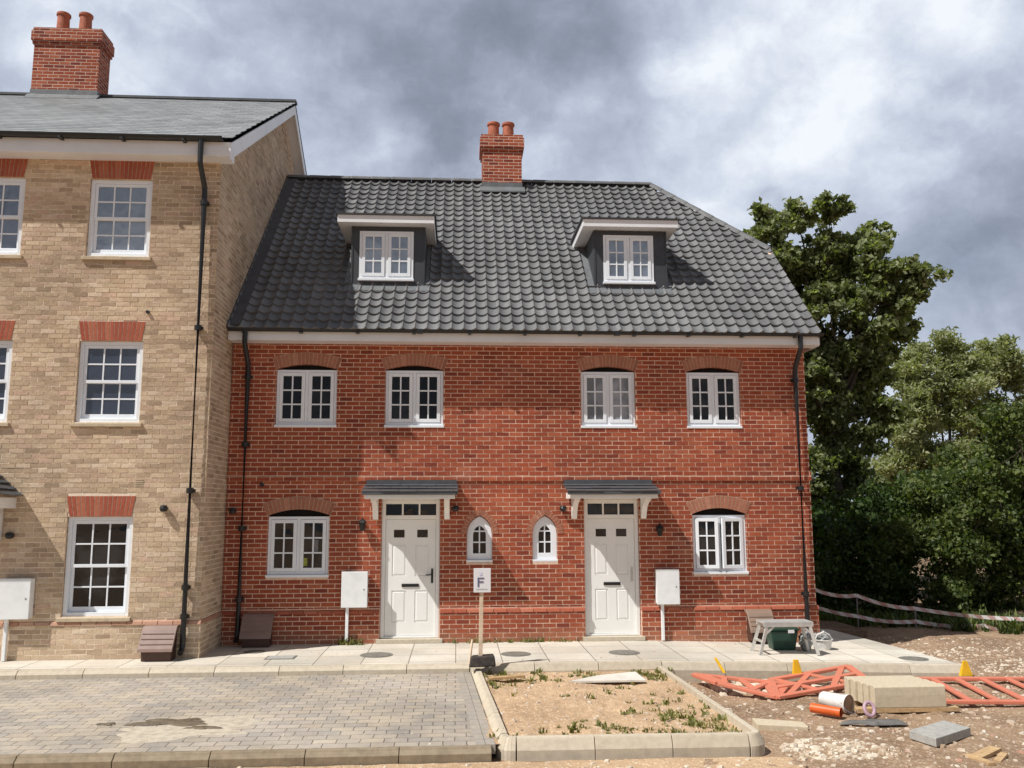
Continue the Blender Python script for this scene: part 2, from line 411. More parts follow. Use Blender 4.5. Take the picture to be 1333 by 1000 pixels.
def seg_arch(xa, xb, zs, rise, n=14):
    c = (xa + xb) / 2; h = (xb - xa) / 2; rad = (h * h + rise * rise) / (2 * rise)
    return [(xa + (xb - xa) * i / n, zs + math.sqrt(max(0, rad * rad - (xa + (xb - xa) * i / n - c) ** 2)) - (rad - rise)) for i in range(n + 1)], (c, zs + rise - rad, rad)
def gothic(xa, xb, zs, apex, n=9):
    h = (xb - xa) / 2; H = apex - zs; rad = (h * h + H * H) / (2 * h)
    cxl = xa + rad; out = []
    for i in range(n + 1):
        x = xa + h * i / n; out.append((x, zs + math.sqrt(max(0, rad ** 2 - (x - cxl) ** 2))))
    return out + [(xa + xb - x, z) for x, z in out[-2::-1]], rad

def arch_ring(name, c, rad, a0, a1, th, n, y, parent, mat='voussoir', proud=.011):
    mb = MB()
    for i in range(n):
        t0 = a0 + (a1 - a0) * (i + .09) / n; t1 = a0 + (a1 - a0) * (i + .91) / n
        p = []
        for yy in (y - proud, y + .09):
            for t, r in ((t0, rad), (t1, rad), (t1, rad + th), (t0, rad + th)):
                p.append((c[0] + r * math.cos(t), yy, c[1] + r * math.sin(t)))
        mb.hexa([p[0], p[1], p[2], p[3], p[4], p[5], p[6], p[7]], 0)
    k = 24
    for i in range(k):
        t0 = a0 + (a1 - a0) * i / k; t1 = a0 + (a1 - a0) * (i + 1) / k; e = .008
        P = lambda t, r: (c[0] + r * math.cos(t), y - proud + .003, c[1] + r * math.sin(t))
        mb.quad(P(t0, rad + .002), P(t1, rad + .002), P(t1, rad + th + e), P(t0, rad + th + e), 1)
    return build(name, mb, [M[mat], M['mortar']], parent)

def flat_arch(name, xb0, xb1, xt0, xt1, z0, z1, y, parent, n=14):
    mb = MB()
    for i in range(n):
        f0 = (i + .09) / n; f1 = (i + .91) / n; L = lambda a, b, f: a + (b - a) * f
        p = []
        for yy in (y - .012, y + .09):
            p += [(L(xb0, xb1, f0), yy, z0), (L(xb0, xb1, f1), yy, z0), (L(xt0, xt1, f1), yy, z1), (L(xt0, xt1, f0), yy, z1)]
        mb.hexa(p, 0)
    mb.quad((xb0, y - .009, z0 + .003), (xb1, y - .009, z0 + .003), (xt1, y - .009, z1), (xt0, y - .009, z1), 1)
    return build(name, mb, [M['red_voussoir'], M['mortar']], parent)

def brick_skin(mb, axis, c, u0, u1, z0, z1, cut=None, top=None, mi=1, proud=.0036, jit=.0016, seed=1, bw=.225, bh=.075, jw=.0135, rag=.0012, cut2=None):
    """individual bricks laid in stretcher bond on the mortar plane; axis 'y' faces -y at y=c, axis 'x' faces +x at x=c"""
    r = random.Random(seed); row = int(math.floor(z0 / bh))
    while row * bh < z1 - .01:
        za = max(row * bh + jw / 2, z0); zb = min((row + 1) * bh - jw / 2, z1); zm = (za + zb) / 2
        iv = []
        if cut:
            for zz in (za, zm, zb): iv += cut(zz)
        if cut2: iv += cut2(zm)
        n = int(math.floor(u0 / bw)) - 1
        while n * bw < u1:
            a = (n + (.5 if row % 2 else 0)) * bw + jw / 2; b = a + bw - jw; n += 1
            a = max(a, u0); b = min(b, u1); segs = [(a, b)] if b - a > .012 else []
            for (p, q) in iv:
                nx = []
                for (e, f) in segs:
                    if q <= e or p >= f: nx.append((e, f)); continue
                    if p - e > .012: nx.append((e, p))
                    if f - q > .012: nx.append((q, f))
                segs = nx
            for (e, f) in segs:
                if top and zb > min(top(e), top(f)): continue
                d = proud + r.uniform(-jit, jit); g = lambda: r.uniform(-rag, rag); t1, t2 = r.uniform(-.0012, .0012), r.uniform(-.0012, .0012)
                P = []
                for (uu, zz, dd) in ((e, za, d + t1), (f, za, d + t2), (f, zb, d - t2), (e, zb, d - t1)):
                    P.append((uu + g(), zz + g(), dd))
                fr = [((uu, c - dd, zz) if axis == 'y' else (c + dd, uu, zz)) for uu, zz, dd in P]
                bk = [((uu, c + .002, zz) if axis == 'y' else (c - .002, uu, zz)) for uu, zz, dd in P]
                mb.add(fr + bk, [(0, 1, 2, 3), (0, 4, 5, 1), (1, 5, 6, 2), (2, 6, 7, 3), (3, 7, 4, 0)], mi)
        row += 1

# ------------------------------------------------------------------ windows
def frame_rect(mb, x0, x1, z0, z1, w, y0, y1, wb=None):
    wb = wb or w
    mb.box(x0, x0 + w, y0, y1, z0, z1); mb.box(x1 - w, x1, y0, y1, z0, z1)
    mb.box(x0 + w, x1 - w, y0, y1, z1 - w, z1); mb.box(x0 + w, x1 - w, y0, y1, z0, z0 + wb)

def casement_window(x0, x1, z0, z1, y, parent, glass=('glass', 'glass'), open_deg=0, extras=None, sill=True):
    """two-light casement, each light 2 x 3 panes"""
    mb = MB(); fw = .048; yf = y + .0; xm = (x0 + x1) / 2; zb = z0 + (.045 if sill else 0)
    frame_rect(mb, x0, x1, zb, z1, fw, yf, yf + .07)
    mb.box(xm - .028, xm + .028, yf + .004, yf + .066, zb + fw, z1 - fw)
    if sill: mb.box(x0 - .015, x1 + .015, y - .055, y + .07, z0, zb - .002)
    w = build('window', mb, M['upvc'], parent, bevel=.004)
    for s, (a, b) in enumerate(((x0 + fw + .003, xm - .031), (xm + .031, x1 - fw - .003))):
        m2 = MB(); c = zb + fw + .003; d = z1 - fw - .003; sw = .058; ys = yf - .012; ye = yf + .045
        frame_rect(m2, a, b, c, d, sw, ys, ye)
        ga, gb, gc, gd = a + sw, b - sw, c + sw, d - sw
        xc = (ga + gb) / 2
        m2.box(xc - .0125, xc + .0125, ys + .006, ye, gc, gd)
        for k in (1, 2):
            zc = gc + (gd - gc) * k / 3
            m2.box(ga, xc - .0125, ys + .007, ye, zc - .0125, zc + .0125); m2.box(xc + .0125, gb, ys + .007, ye, zc - .0125, zc + .0125)
        m3 = MB(); m3.box(ga - .004, gb + .004, ys + .022, ys + .034, gc - .004, gd + .004)
        if open_deg:
            hx = a if s == 0 else b; ang = R(open_deg) * (-1 if s == 0 else 1)
            ca, sa = math.cos(ang), math.sin(ang)
            for mm in (m2, m3):
                mm.v = [(hx + (vx - hx) * ca - (vy - ys) * sa, ys - .004 + (vx - hx) * sa + (vy - ys) * ca, vz) for vx, vy, vz in mm.v]
        cs = build('casement', m2, M['upvc'], w, bevel=.004)
        build('pane', m3, M[glass[s]], w)
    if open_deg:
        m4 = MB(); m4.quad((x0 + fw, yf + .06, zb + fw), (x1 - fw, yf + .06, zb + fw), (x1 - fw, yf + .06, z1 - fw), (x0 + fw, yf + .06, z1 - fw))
        build('room_shade', m4, M['dark_void'], w)  # near-black sheet stands in for the unlit room
    if extras:
        for (nm, xa, xb, za, zb2, mt) in extras:
            m5 = MB(); m5.box(xa, xb, yf + .006, yf + .0095, za, zb2); build(nm, m5, M[mt], w)
    return w

def sash_window(x0, x1, z0, z1, y, parent, glass=('glass_sky', 'glass_sky')):
    mb = MB(); fw = .06
    frame_rect(mb, x0, x1, z0, z1, fw, y, y + .12, wb=.055)
    w = build('window', mb, M['upvc'], parent, bevel=.004)
    zm = (z0 + z1) / 2 + .0
    for s, (c, d, ys) in enumerate(((zm - .022, z1 - fw - .002, y + .022), (z0 + .057, zm + .022, y + .062))):
        m2 = MB(); a = x0 + fw + .002; b = x1 - fw - .002; sw = .048
        frame_rect(m2, a, b, c, d, sw, ys, ys + .038, wb=.048 if s == 0 else .075)
        ga, gb, gc, gd = a + sw, b - sw, c + (.048 if s == 0 else .075), d - sw
        for k in (1, 2):
            xc = ga + (gb - ga) * k / 3; m2.box(xc - .012, xc + .012, ys + .006, ys + .034, gc, gd)
        zc = (gc + gd) / 2
        for k in range(3):
            xa = ga + (gb - ga) * k / 3 + (.012 if k else 0); xb = ga + (gb - ga) * (k + 1) / 3 - (.012 if k < 2 else 0)
            m2.box(xa, xb, ys + .007, ys + .034, zc - .012, zc + .012)
        build('sash', m2, M['upvc'], w, bevel=.003)
        m3 = MB(); m3.box(ga - .004, gb + .004, ys + .016, ys + .026, gc - .004, gd + .004)
        build('pane', m3, M[glass[s]], w)
    return w

def gothic_window(x0, x1, z0, zs, za, y, parent):
    zb = z0 + .04
    def ring(ins):
        pr, _ = gothic(x0 + ins, x1 - ins, zs, za - ins * 1.55, 9)
        return [(x0 + ins, zb + ins)] + pr + [(x1 - ins, zb + ins)]
    mb = MB(); A = ring(0); B = ring(.105); n = len(A)
    vs = [(x, y, z) for x, z in A] + [(x, y, z) for x, z in B] + [(x, y + .06, z) for x, z in A] + [(x, y + .06, z) for x, z in B]
    fs = []
    for i in range(n):
        j = (i + 1) % n
        fs += [(i, j, n + j, n + i), (2 * n + i, 3 * n + i, 3 * n + j, 2 * n + j), (i, 2 * n + i, 2 * n + j, j), (n + i, n + j, 3 * n + j, 3 * n + i)]
    mb.add(vs, fs); mb.box(x0 - .01, x1 + .01, y - .045, y + .06, z0, zb - .002)
    w = build('window', mb, M['upvc'], parent, bevel=.005)
    m2 = MB(); xm = (x0 + x1) / 2; top = B[n // 2][1]
    m2.box(xm - .011, xm + .011, y + .012, y + .05, zb + .106, top - .01)
    for zc in (zb + .105 + (zs + .05 - zb - .105) * .5, zs + .05):
        for a, b in ((x0 + .106, xm - .011), (xm + .011, x1 - .106)): m2.box(a, b, y + .013, y + .05, zc - .011, zc + .011)
    build('glazing_bar', m2, M['upvc'], w)
    m3 = MB(); m3.prism([(x, z) for x, z in ring(.10)], y + .03, y + .04); build('pane', m3, M['glass'], w)
    return w

def front_door(x0, x1, z0, z1, y, parent, handle=True):
    fw = .065; zt = 2.075
    mb = MB(); frame_rect(mb, x0, x1, z0, z1, fw, y, y + .09, wb=.03)
    mb.box(x0 + fw, x1 - fw, y + .002, y + .088, zt - .04, zt + .03)
    mb.box(x0 - .002, x1 + .002, y - .02, y + .085, z1 + .002, 2.40)
    d = build('door', mb, M['cream_paint'], parent, bevel=.005)
    a, b, c, e = x0 + fw + .004, x1 - fw - .004, z0 + .035, zt - .044
    W = b - a; ym = y + .03
    xm = (a + b) / 2
    pans = [(a + .11, xm - .075, c + .22, c + .74), (xm + .075, b - .11, c + .22, c + .74), (a + .11, xm - .075, c + .98, e - .42), (xm + .075, b - .11, c + .98, e - .42)]
    lites = [(a + .135, a + .315, e - .30, e - .17), (b - .315, b - .135, e - .30, e - .17)]
    m2 = MB(); wall_front(m2, a, b, c, e, ym, [(p[0], p[1], p[2], [(p[0], p[3]), (p[1], p[3])]) for p in pans + lites], .014)
    m2.quad((a, ym + .014, c), (b, ym + .014, c), (b, ym + .014, e), (a, ym + .014, e))
    for p in pans:
        m2.add([(p[0], ym + .014, p[2]), (p[1], ym + .014, p[2]), (p[1], ym + .014, p[3]), (p[0], ym + .014, p[3]),
                (p[0] + .035, ym + .001, p[2] + .035), (p[1] - .035, ym + .001, p[2] + .035), (p[1] - .035, ym + .001, p[3] - .035), (p[0] + .035, ym + .001, p[3] - .035)],
               [(0, 1, 5, 4), (1, 2, 6, 5), (2, 3, 7, 6), (3, 0, 4, 7), (4, 5, 6, 7)])
    build('door_leaf', m2, M['cream_paint'], d, fixn=True)
    for p in lites:
        m3 = MB(); m3.box(p[0] + .001, p[1] - .001, ym - .003, ym + .012, p[2] + .001, p[3] - .001); build('pane', m3, M['glass'], d)
    zl = c + .80
    m4 = MB(); m4.box(xm - .145, xm + .145, ym - .014, ym - .001, zl, zl + .052); m4.box(xm - .115, xm + .115, ym - .02, ym - .0145, zl + .01, zl + .042)
    build('letter_plate', m4, M['black_plastic'], d, bevel=.003)
    m5 = MB(); hx = b - .055
    m5.box(hx - .018, hx + .018, ym - .012, ym - .001, c + .86, c + 1.10)
    if handle: m5.bar((hx, ym - .04, c + 1.0), (hx - .11, ym - .04, c + 1.0), .018, .018); m5.bar((hx, ym - .012, c + 1.0), (hx, ym - .045, c + 1.0), .018, .018)
    build('handle', m5, M['black_plastic'] if handle else M['alu'], d)
    # fanlight, three panes
    f0, f1 = zt + .032, z1 - fw
    m6 = MB(); m6.box(x0 + fw, x1 - fw, y + .03, y + .04, f0, f1); build('fanlight', m6, M['glass'], d)
    for k in (1, 2):
        m7 = MB(); xc = x0 + fw + (x1 - x0 - 2 * fw) * k / 3; m7.box(xc - .014, xc + .014, y + .012, y + .029, f0, f1)
        build('glazing_bar', m7, M['cream_paint'], d)
    m8 = MB(); m8.box(x0 - .06, x1 + .06, y - .10, y + .1, 0, z0 - .004); build('threshold', m8, M['kerb'], d, bevel=.006)
    return d

# ------------------------------------------------------------------ roofing
def strip_slates(mb, P0, U, S, length, slope_len, w, gauge, th=.012, seed=1, xmax=None, jitter=.0):
    """slates laid in staggered courses: P0 eaves start, U along eaves, S up slope"""
    U = Vector(U).normalized(); S = Vector(S).normalized(); N = U.cross(S).normalized()
    P0 = Vector(P0); r = random.Random(seed); rows = int(math.ceil(slope_len / gauge))
    for j in range(rows):
        s0 = j * gauge; s1 = min(s0 + gauge * 1.12, slope_len); off = (w / 2 if j % 2 else 0)
        x = -off
        while x < length:
            a = max(0, x + .003); b = min(length, x + w - .003)
            if b - a > .02:
                dz = r.uniform(0, .45) * th; ds = r.uniform(-.008, .008)
                A = P0 + U * a + S * (s0 + ds); B = P0 + U * b + S * (s0 + ds + r.uniform(-.003, .003)); C = P0 + U * b + S * s1; D = P0 + U * a + S * s1
                hi = N * (th * 2 + dz); lo = N * .003
                mb.hexa([A + hi - N * th, B + hi - N * th, C + lo - N * .002, D + lo - N * .002, A + hi, B + hi, C + lo, D + lo])
            x += w

def pantiles(mb, x0, x1, y0, z0, y1, z1, pitch=.206, gauge=.25, k=10):
    L = math.hypot(y1 - y0, z1 - z0); sy, sz = (y1 - y0) / L, (z1 - z0) / L; ny, nz = -sz, sy
    rows = int(round(L / gauge)); g = L / rows
    n = int(round((x1 - x0) / pitch)) * k
    rr = random.Random(5)
    for j in range(rows):
        s0 = j * g - .0; s1 = (j + 1) * g + .012
        vs = []; fs = []; uv = []
        jit = {}
        for i in range(n + 1):
            f = (i / k) % 1.0; x = x0 + (x1 - x0) * i / n
            h = .030 - .054 * abs(math.sin(math.pi * f)) ** .72
            tile = i // k; q = jit.setdefault(tile, (rr.uniform(-.010, .010), rr.uniform(-.005, .006)))
            for s, hh in ((s0 + q[0], h + .042 + q[1] - .042), (s0 + q[0], h + .042 + q[1]), ((s0 + s1) / 2, h + .030 + q[1] * .5), (s1, h + .004)):
                vs.append((x, y0 + sy * s + ny * hh, z0 + sz * s + nz * hh)); uv.append((x - x0, min(s, (j + .96) * g) + (.01 if s == s0 else 0)))
        for i in range(n):
            for q in range(3):
                a = i * 4 + q; b = (i + 1) * 4 + q
                fi = len(mb.f) + len(fs); fs.append((a, b, b + 1, a + 1))
                mb.uvx[fi] = [(uv[t][0], (j + .5) * g) for t in (a, b, b + 1, a + 1)]
        mb.add(vs, fs)

def chimney(parent, x0, x1, y0, y1, zb, zt, pots, name='chimney', flash=.16):
    mb = MB(); c = zt - .38
    mb.box(x0, x1, y0, y1, zb, c)
    for i, (e, h0, h1) in enumerate(((.03, 0, .075), (.055, .075, .15), (.055, .15, .225), (.055, .225, .30), (.03, .30, .38))):
        mb.box(x0 - e, x1 + e, y0 - e, y1 + e, c + h0 + (.001 if i else 0), c + h1)
    ch = build(name, mb, M['chimney_brick'], parent)
    m2 = MB(); m2.box(x0 - .012, x1 + .012, y0 - .012, y1 + .012, zb, zb + flash)
    m2.hexa([(x0 - .06, y0 - .16, zb - .12), (x1 + .06, y0 - .16, zb - .12), (x1 + .06, y0 - .01, zb + .03), (x0 - .06, y0 - .01, zb + .03),
             (x0 - .06, y0 - .16, zb - .09), (x1 + .06, y0 - .16, zb - .09), (x1 + .06, y0 - .01, zb + .06), (x0 - .06, y0 - .01, zb + .06)])
    build('flashing', m2, M['lead'], ch)
    m3 = MB(); m3.hexa([(x0, y0, zt), (x1, y0, zt), (x1, y1, zt), (x0, y1, zt), (x0 + .1, y0 + .1, zt + .06), (x1 - .1, y0 + .1, zt + .06), (x1 - .1, y1 - .1, zt + .06), (x0 + .1, y1 - .1, zt + .06)])
    build('flaunching', m3, M['mortar'], ch)
    for px, py, r in pots:
        m4 = MB(); m4.lathe((px, py, zt + .02 + (.12 if px < -5 else .06)), [(r * 1.06, -.2), (r, .06), (r * .95, .26), (r * .97, .27), (r * 1.14, .285), (r * 1.14, .33), (r * 1.02, .345), (r * .8, .345), (r * .8, .25)], 22, cap=True)
        build('chimney_pot', m4, M['terracotta'], ch, smooth=False)
    return ch

def ridge_tiles(name, a, b, parent, r=.12, step=.45, mat='tile'):
    a = Vector(a); b = Vector(b); L = (b - a).length; d = (b - a) / L
    side = d.cross(Vector((0, 0, 1))).normalized(); up = side.cross(d).normalized()
    mb = MB(); n = max(1, int(round(L / step)))
    for i in range(n):
        s0 = L * i / n + .006; s1 = L * (i + 1) / n - .006; vs = []
        for s, e in ((s0, 0), (s0 + .05, .008), (s1, .0)):
            for k in range(9):
                t = math.pi * k / 8; q = r + (e if s != s1 else 0)
                vs.append(a + d * s + side * (math.cos(t) * q) + up * (math.sin(t) * q * .75))
        fs = [(i2 * 9 + k, i2 * 9 + k + 1, (i2 + 1) * 9 + k + 1, (i2 + 1) * 9 + k) for i2 in (0, 1) for k in range(8)]
        fs += [tuple(range(9)), tuple(range(18, 27))]
        mb.add(vs, fs)
    return build(name, mb, M[mat], parent)

def gutter(x0, x1, y, z, parent, r=.055):
    mb = MB(); n = 10
    for x, xx in ((x0, x1),):
        vs = []
        for X in (x, xx):
            for k in range(n + 1):
                t = math.pi + math.pi * k / n; vs.append((X, y + r * math.cos(t), z + r * math.sin(t)))
            for k in range(n + 1):
                t = 2 * math.pi - math.pi * k / n; vs.append((X, y + (r - .006) * math.cos(t), z + (r - .006) * math.sin(t)))
        m = 2 * n + 2
        mb.add(vs, [(i, (i + 1) % m, m + (i + 1) % m, m + i) for i in range(m)] + [tuple(range(m)), tuple(range(m, 2 * m))])
    X = x0 + .25
    while X < x1:
        mb.box(X - .025, X + .025, y - r - .008, y + r + .02, z - r - .02, z - r + .01); X += .95
    for X in (x0 + 3.2, x0 + 6.6):
        if X < x1 - .3: mb.box(X - .05, X + .05, y - r - .007, y + r + .004, z - r - .009, z + .004)
    return build('gutter', mb, M['black_plastic'], parent)

def downpipe(x, ywall, ztop, ygut, parent, zbot=.12, neck=4.98, clips=()):
    mb = MB(); r = .043; yw = ywall - .075
    mb.tube([(x, ygut, ztop), (x, ygut, neck), (x, yw - .02, neck - .30), (x, yw, neck - .40), (x, yw, zbot + .12), (x, yw - .03, zbot + .04), (x, yw - .10, zbot)], r, 12)
    for z in clips:
        mb.tube([(x, yw, z - .04), (x, yw, z + .04)], r + .010, 12)
        mb.box(x - .065, x + .065, yw + .02, ywall, z - .025, z + .025)
    return build('downpipe', mb, M['black_plastic'], parent, smooth=False)

# ================================================================== RED HOUSE
red = thing('red_brick_house', 'red brick house with dark pantiled roof, two dormers and twin white doors', 'house', (1.15, 15, 0))
Yf = 15.0; XL, XR = -3.865, 6.2
doors = [(-1.27, -.28, .075), (2.187, 3.137, .075)]
wins_up = [(-3.11, -2.075), (-1.247, -.24), (2.165, 3.13), (4.047, 5.015)]
wins_gr = [(-3.165, -2.142), (4.077, 5.026)]
goth = [(.172, .61), (1.294, 1.724)]
holes = []
for a, b in wins_up: holes.append((a, b, 3.60, seg_arch(a, b, 4.607, .085)[0]))
for a, b in wins_gr: holes.append((a, b, 1.085, seg_arch(a, b, 2.11, .10)[0]))
for a, b in goth: holes.append((a, b, 1.312, gothic(a, b, 1.78, 2.10)[0]))
for a, b, z in doors: holes.append((a, b, 0, [(a, 2.40), (b, 2.40)]))
mb = MB(); wall_front(mb, XL, XR, -.4, 5.12, Yf, holes, .11, 0, 2)
def rcut(z):
    iv = []
    for a, b, z0, pr in holes:
        if max(p[1] for p in pr) > z > z0:
            xs_ = [x for x, zz in pr if zz >= z]
            iv.append((a - .004, b + .004) if z < min(p[1] for p in pr) else (min(xs_) - .004, max(xs_) + .004))
    return iv
def rcut2(z):
    iv = []
    for rings, th, ex in ((wins_up, .19, 0), (wins_gr, .20, 0)):
        zs_, rise = (4.607, .085) if rings is wins_up else (2.11, .10)
        for a, b in rings:
            _, (cx_, cz_, rad_) = seg_arch(a, b, zs_, rise); ro_ = rad_ + th; h_ = math.asin(((b - a) / 2) / rad_)
            if cz_ + math.cos(h_) * rad_ - .005 < z < cz_ + ro_:
                w_ = math.sqrt(max(0, ro_ ** 2 - (z - cz_) ** 2)); lim = math.tan(h_ * 1.03) * (z - cz_); w_ = min(w_, lim); iv.append((cx_ - w_ + .006, cx_ + w_ - .006))
    for a, b in goth:
        _, rad_ = gothic(a, b, 1.78, 2.10); xm_ = (a + b) / 2; w_ = 0
        if 1.785 < z < 2.3:
            v_ = (rad_ + .09) ** 2 - (z - 1.78) ** 2
            if v_ > 0:
                e_ = b - rad_ + math.sqrt(v_) if True else 0
                if e_ > xm_: iv.append((2 * xm_ - e_, e_))
    return iv
brick_skin(mb, 'y', Yf, XL, XR, .57, 2.683, rcut, seed=4, cut2=rcut2); brick_skin(mb, 'y', Yf, XL, XR, 2.845, 5.10, rcut, seed=5, cut2=rcut2)
# dark backing behind the openings' heads, right, rear and left walls
YB = 23.4
gz = lambda y: min(7.44, 5.12 + .99 * (y - 15) if y < 19 else 5.12 + .99 * (YB - y))
mb.add([(XR, 15, -.4), (XR, YB, -.4), (XR, YB, 5.12), (XR, 21.1, 7.44), (XR, 17.3, 7.44), (XR, 15, 5.12)], [(0, 1, 2, 3, 4, 5)], 2)
mb.quad((XL, YB, -.4), (XR, YB, -.4), (XR, YB, 5.12), (XL, YB, 5.12), 2)
mb.add([(XL, 15, -.4), (XL, YB, -.4), (XL, YB, 5.12), (XL, 19.2, 9.3), (XL, 15, 5.12)], [(0, 1, 2, 3, 4)], 2)
wall = build('wall', mb, [M['mortar_red'], M['red_bricks'], M['red_brick']], red, fixn=False)
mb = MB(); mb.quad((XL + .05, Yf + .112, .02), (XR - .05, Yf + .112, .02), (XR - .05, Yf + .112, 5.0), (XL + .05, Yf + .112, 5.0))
build('shade_backing', mb, M['dark_void'], red)  # near-black sheet added to paint the shade inside the openings
# plinth with its bullnose course, and the corbelled band
mb = MB()
for a, b in ((XL, doors[0][0] - .012), (doors[0][1] + .012, doors[1][0] - .012), (doors[1][1] + .012, XR + .025)):
    mb.box(a, b, Yf - .025, Yf + .02, -.4, .49)
    x = a; m2 = MB()
    while x < b - .02:
        e = min(b, x + .215)
        m2.hexa([(x, Yf - .045, .49), (e, Yf - .045, .49), (e, Yf + .02, .49), (x, Yf + .02, .49), (x, Yf - .03, .535), (e, Yf - .03, .535), (e, Yf + .02, .565), (x, Yf + .02, .565)]); x += .225
    build('bullnose_course', m2, M['bullnose'], red)
for i_, (a, b) in enumerate(((XL, doors[0][0] - .012), (doors[0][1] + .012, doors[1][0] - .012), (doors[1][1] + .012, XR + .025))): brick_skin(mb, 'y', Yf - .025, a, b, -.15, .487, seed=11 + i_)
mb.box(XR - .02, XR + .025, Yf + .021, YB, -.4, .49)
build('plinth', mb, [M['mortar_red'], M['red_bricks']], red)
mb = MB(); mb.box(XL, XR + .02, Yf - .028, Yf + .01, 2.685, 2.76); mb.box(XL, XR + .02, Yf - .016, Yf + .01, 2.761, 2.84)
brick_skin(mb, 'y', Yf - .028, XL, XR + .02, 2.687, 2.758, seed=21, bh=.0745); brick_skin(mb, 'y', Yf - .016, XL, XR + .02, 2.763, 2.84, seed=22)
build('string_course', mb, [M['mortar_red'], M['red_bricks']], red)
# arches
for a, b in wins_up:
    _, (cx, cz, rad) = seg_arch(a, b, 4.607, .085); h = math.asin(((b - a) / 2) / rad)
    arch_ring('arch', (cx, cz), rad, math.pi / 2 + h * 1.02, math.pi / 2 - h * 1.02, .20, 17, Yf, red)
for a, b in wins_gr:
    _, (cx, cz, rad) = seg_arch(a, b, 2.11, .10); h = math.asin(((b - a) / 2) / rad)
    arch_ring('arch', (cx, cz), rad, math.pi / 2 + h * 1.03, math.pi / 2 - h * 1.03, .21, 17, Yf, red)
for a, b in goth:
    pr, rad = gothic(a, b, 1.78, 2.10)
    h = math.acos((rad - (b - a) / 2) / rad)
    mbA = MB()
    for side in (0, 1):
        cx = a + rad if side == 0 else b - rad
        n = 9
        for i in range(n):
            t0 = (math.pi - h * 1.12 * (i + .1) / n) if side == 0 else (h * 1.12 * (i + .1) / n)
            t1 = (math.pi - h * 1.12 * (i + .9) / n) if side == 0 else (h * 1.12 * (i + .9) / n)
            P = lambda t, r: (cx + r * math.cos(t), 1.78 + r * math.sin(t))
            q = [P(t0, rad), P(t1, rad), P(t1, rad + .105), P(t0, rad + .105)]
            xm = (a + b) / 2
            q = [(min(x, xm - .004), z) if side == 0 else (max(x, xm + .004), z) for x, z in q]
            mbA.hexa([(x, Yf - .011, z) for x, z in q] + [(x, Yf + .02, z) for x, z in q], 0)
    build('arch', mbA, [M['voussoir'], M['mortar']], red)
# windows
ex = []
W_UP = [('glass', 'glass'), ('glass', 'glass'), ('glass_pale', 'glass_pale'), ('glass', 'glass')]
for (a, b), g in zip(wins_up, W_UP): casement_window(a + .004, b - .004, 3.60, 4.60, Yf + .04, red, g)
casement_window(wins_gr[0][0] + .004, wins_gr[0][1] - .004, 1.085, 2.09, Yf + .04, red, extras=[('window_sticker', -2.585, -2.50, 1.27, 1.40, 'sticker'), ('window_notice', -2.43, -2.325, 1.50, 1.70, 'sheet_grey')])
casement_window(wins_gr[1][0] + .004, wins_gr[1][1] - .004, 1.085, 2.09, Yf + .04, red, open_deg=10)
for a, b in goth: gothic_window(a + .005, b - .005, 1.315, 1.78, 2.085, Yf + .045, red)
for i, (a, b, z) in enumerate(doors): front_door(a + .004, b - .004, z, 2.36, Yf + .035, red, handle=(i == 0))
# door canopies
for xc in (-.765, 2.61):
    x0, x1 = xc - .735, xc + .735; yF = 14.40
    mb = MB()
    mb.box(x0 + .03, x1 - .03, yF + .022, Yf - .03, 2.405, 2.44)
    mb.box(x0, x1, yF, yF + .02, 2.375, 2.475); mb.box(x0, x0 + .02, yF + .021, Yf - .03, 2.375, 2.475); mb.box(x1 - .02, x1, yF + .021, Yf - .03, 2.375, 2.475)
    cn = build('door_canopy', mb, M['cream_paint'], red, bevel=.004)
    mb = MB(); strip_slates(mb, (x0 - .05, yF - .05, 2.478), (1, 0, 0), (0, .645, .155), x1 - x0 + .10, .655, .30, .22, .012, seed=int(xc * 10) + 20)
    build('canopy_slate', mb, M['lead_dark'], cn)
    mb = MB(); mb.box(x0 - .045, x1 + .045, yF - .045, yF - .005, 2.44, 2.492); mb.box(x0 - .03, x1 + .03, Yf - .045, Yf - .004, 2.60, 2.70)
    build('flashing', mb, M['lead_dark'], cn)
    for bx in (x0 + .135, x1 - .135):
        poly = [(Yf - .03, 2.035), (Yf - .075, 2.035), (Yf - .10, 2.07), (Yf - .13, 2.14), (Yf - .20, 2.235), (Yf - .32, 2.30), (Yf - .44, 2.335), (Yf - .50, 2.345), (Yf - .50, 2.402), (Yf - .03, 2.402)]
        vs = [(bx - .045, y, z) for y, z in poly] + [(bx + .045, y, z) for y, z in poly]; n = len(poly)
        mb = MB(); mb.add(vs, [tuple(range(n)), tuple(range(n, 2 * n))] + [(i, (i + 1) % n, n + (i + 1) % n, n + i) for i in range(n)])
        build('bracket', mb, M['cream_paint'], cn, bevel=.004)
# eaves
mb = MB(); mb.box(XL, 6.36, 14.65, 14.675, 5.045, 5.20); mb.box(XL, 6.36, 14.676, 14.995, 5.05, 5.07)
mb.box(6.345, 6.36, 14.68, 15.4, 5.03, 5.20)
build('fascia', mb, M['fascia'], red, bevel=.003)
gutter(XL + .02, 6.40, 14.59, 5.235, red)
downpipe(-3.57, Yf - .025, 5.20, 14.59, red, .10, clips=(4.45, 3.3, 1.9, .75))
downpipe(5.99, Yf - .025, 5.20, 14.59, red, .10, clips=(4.45, 2.55, .75))
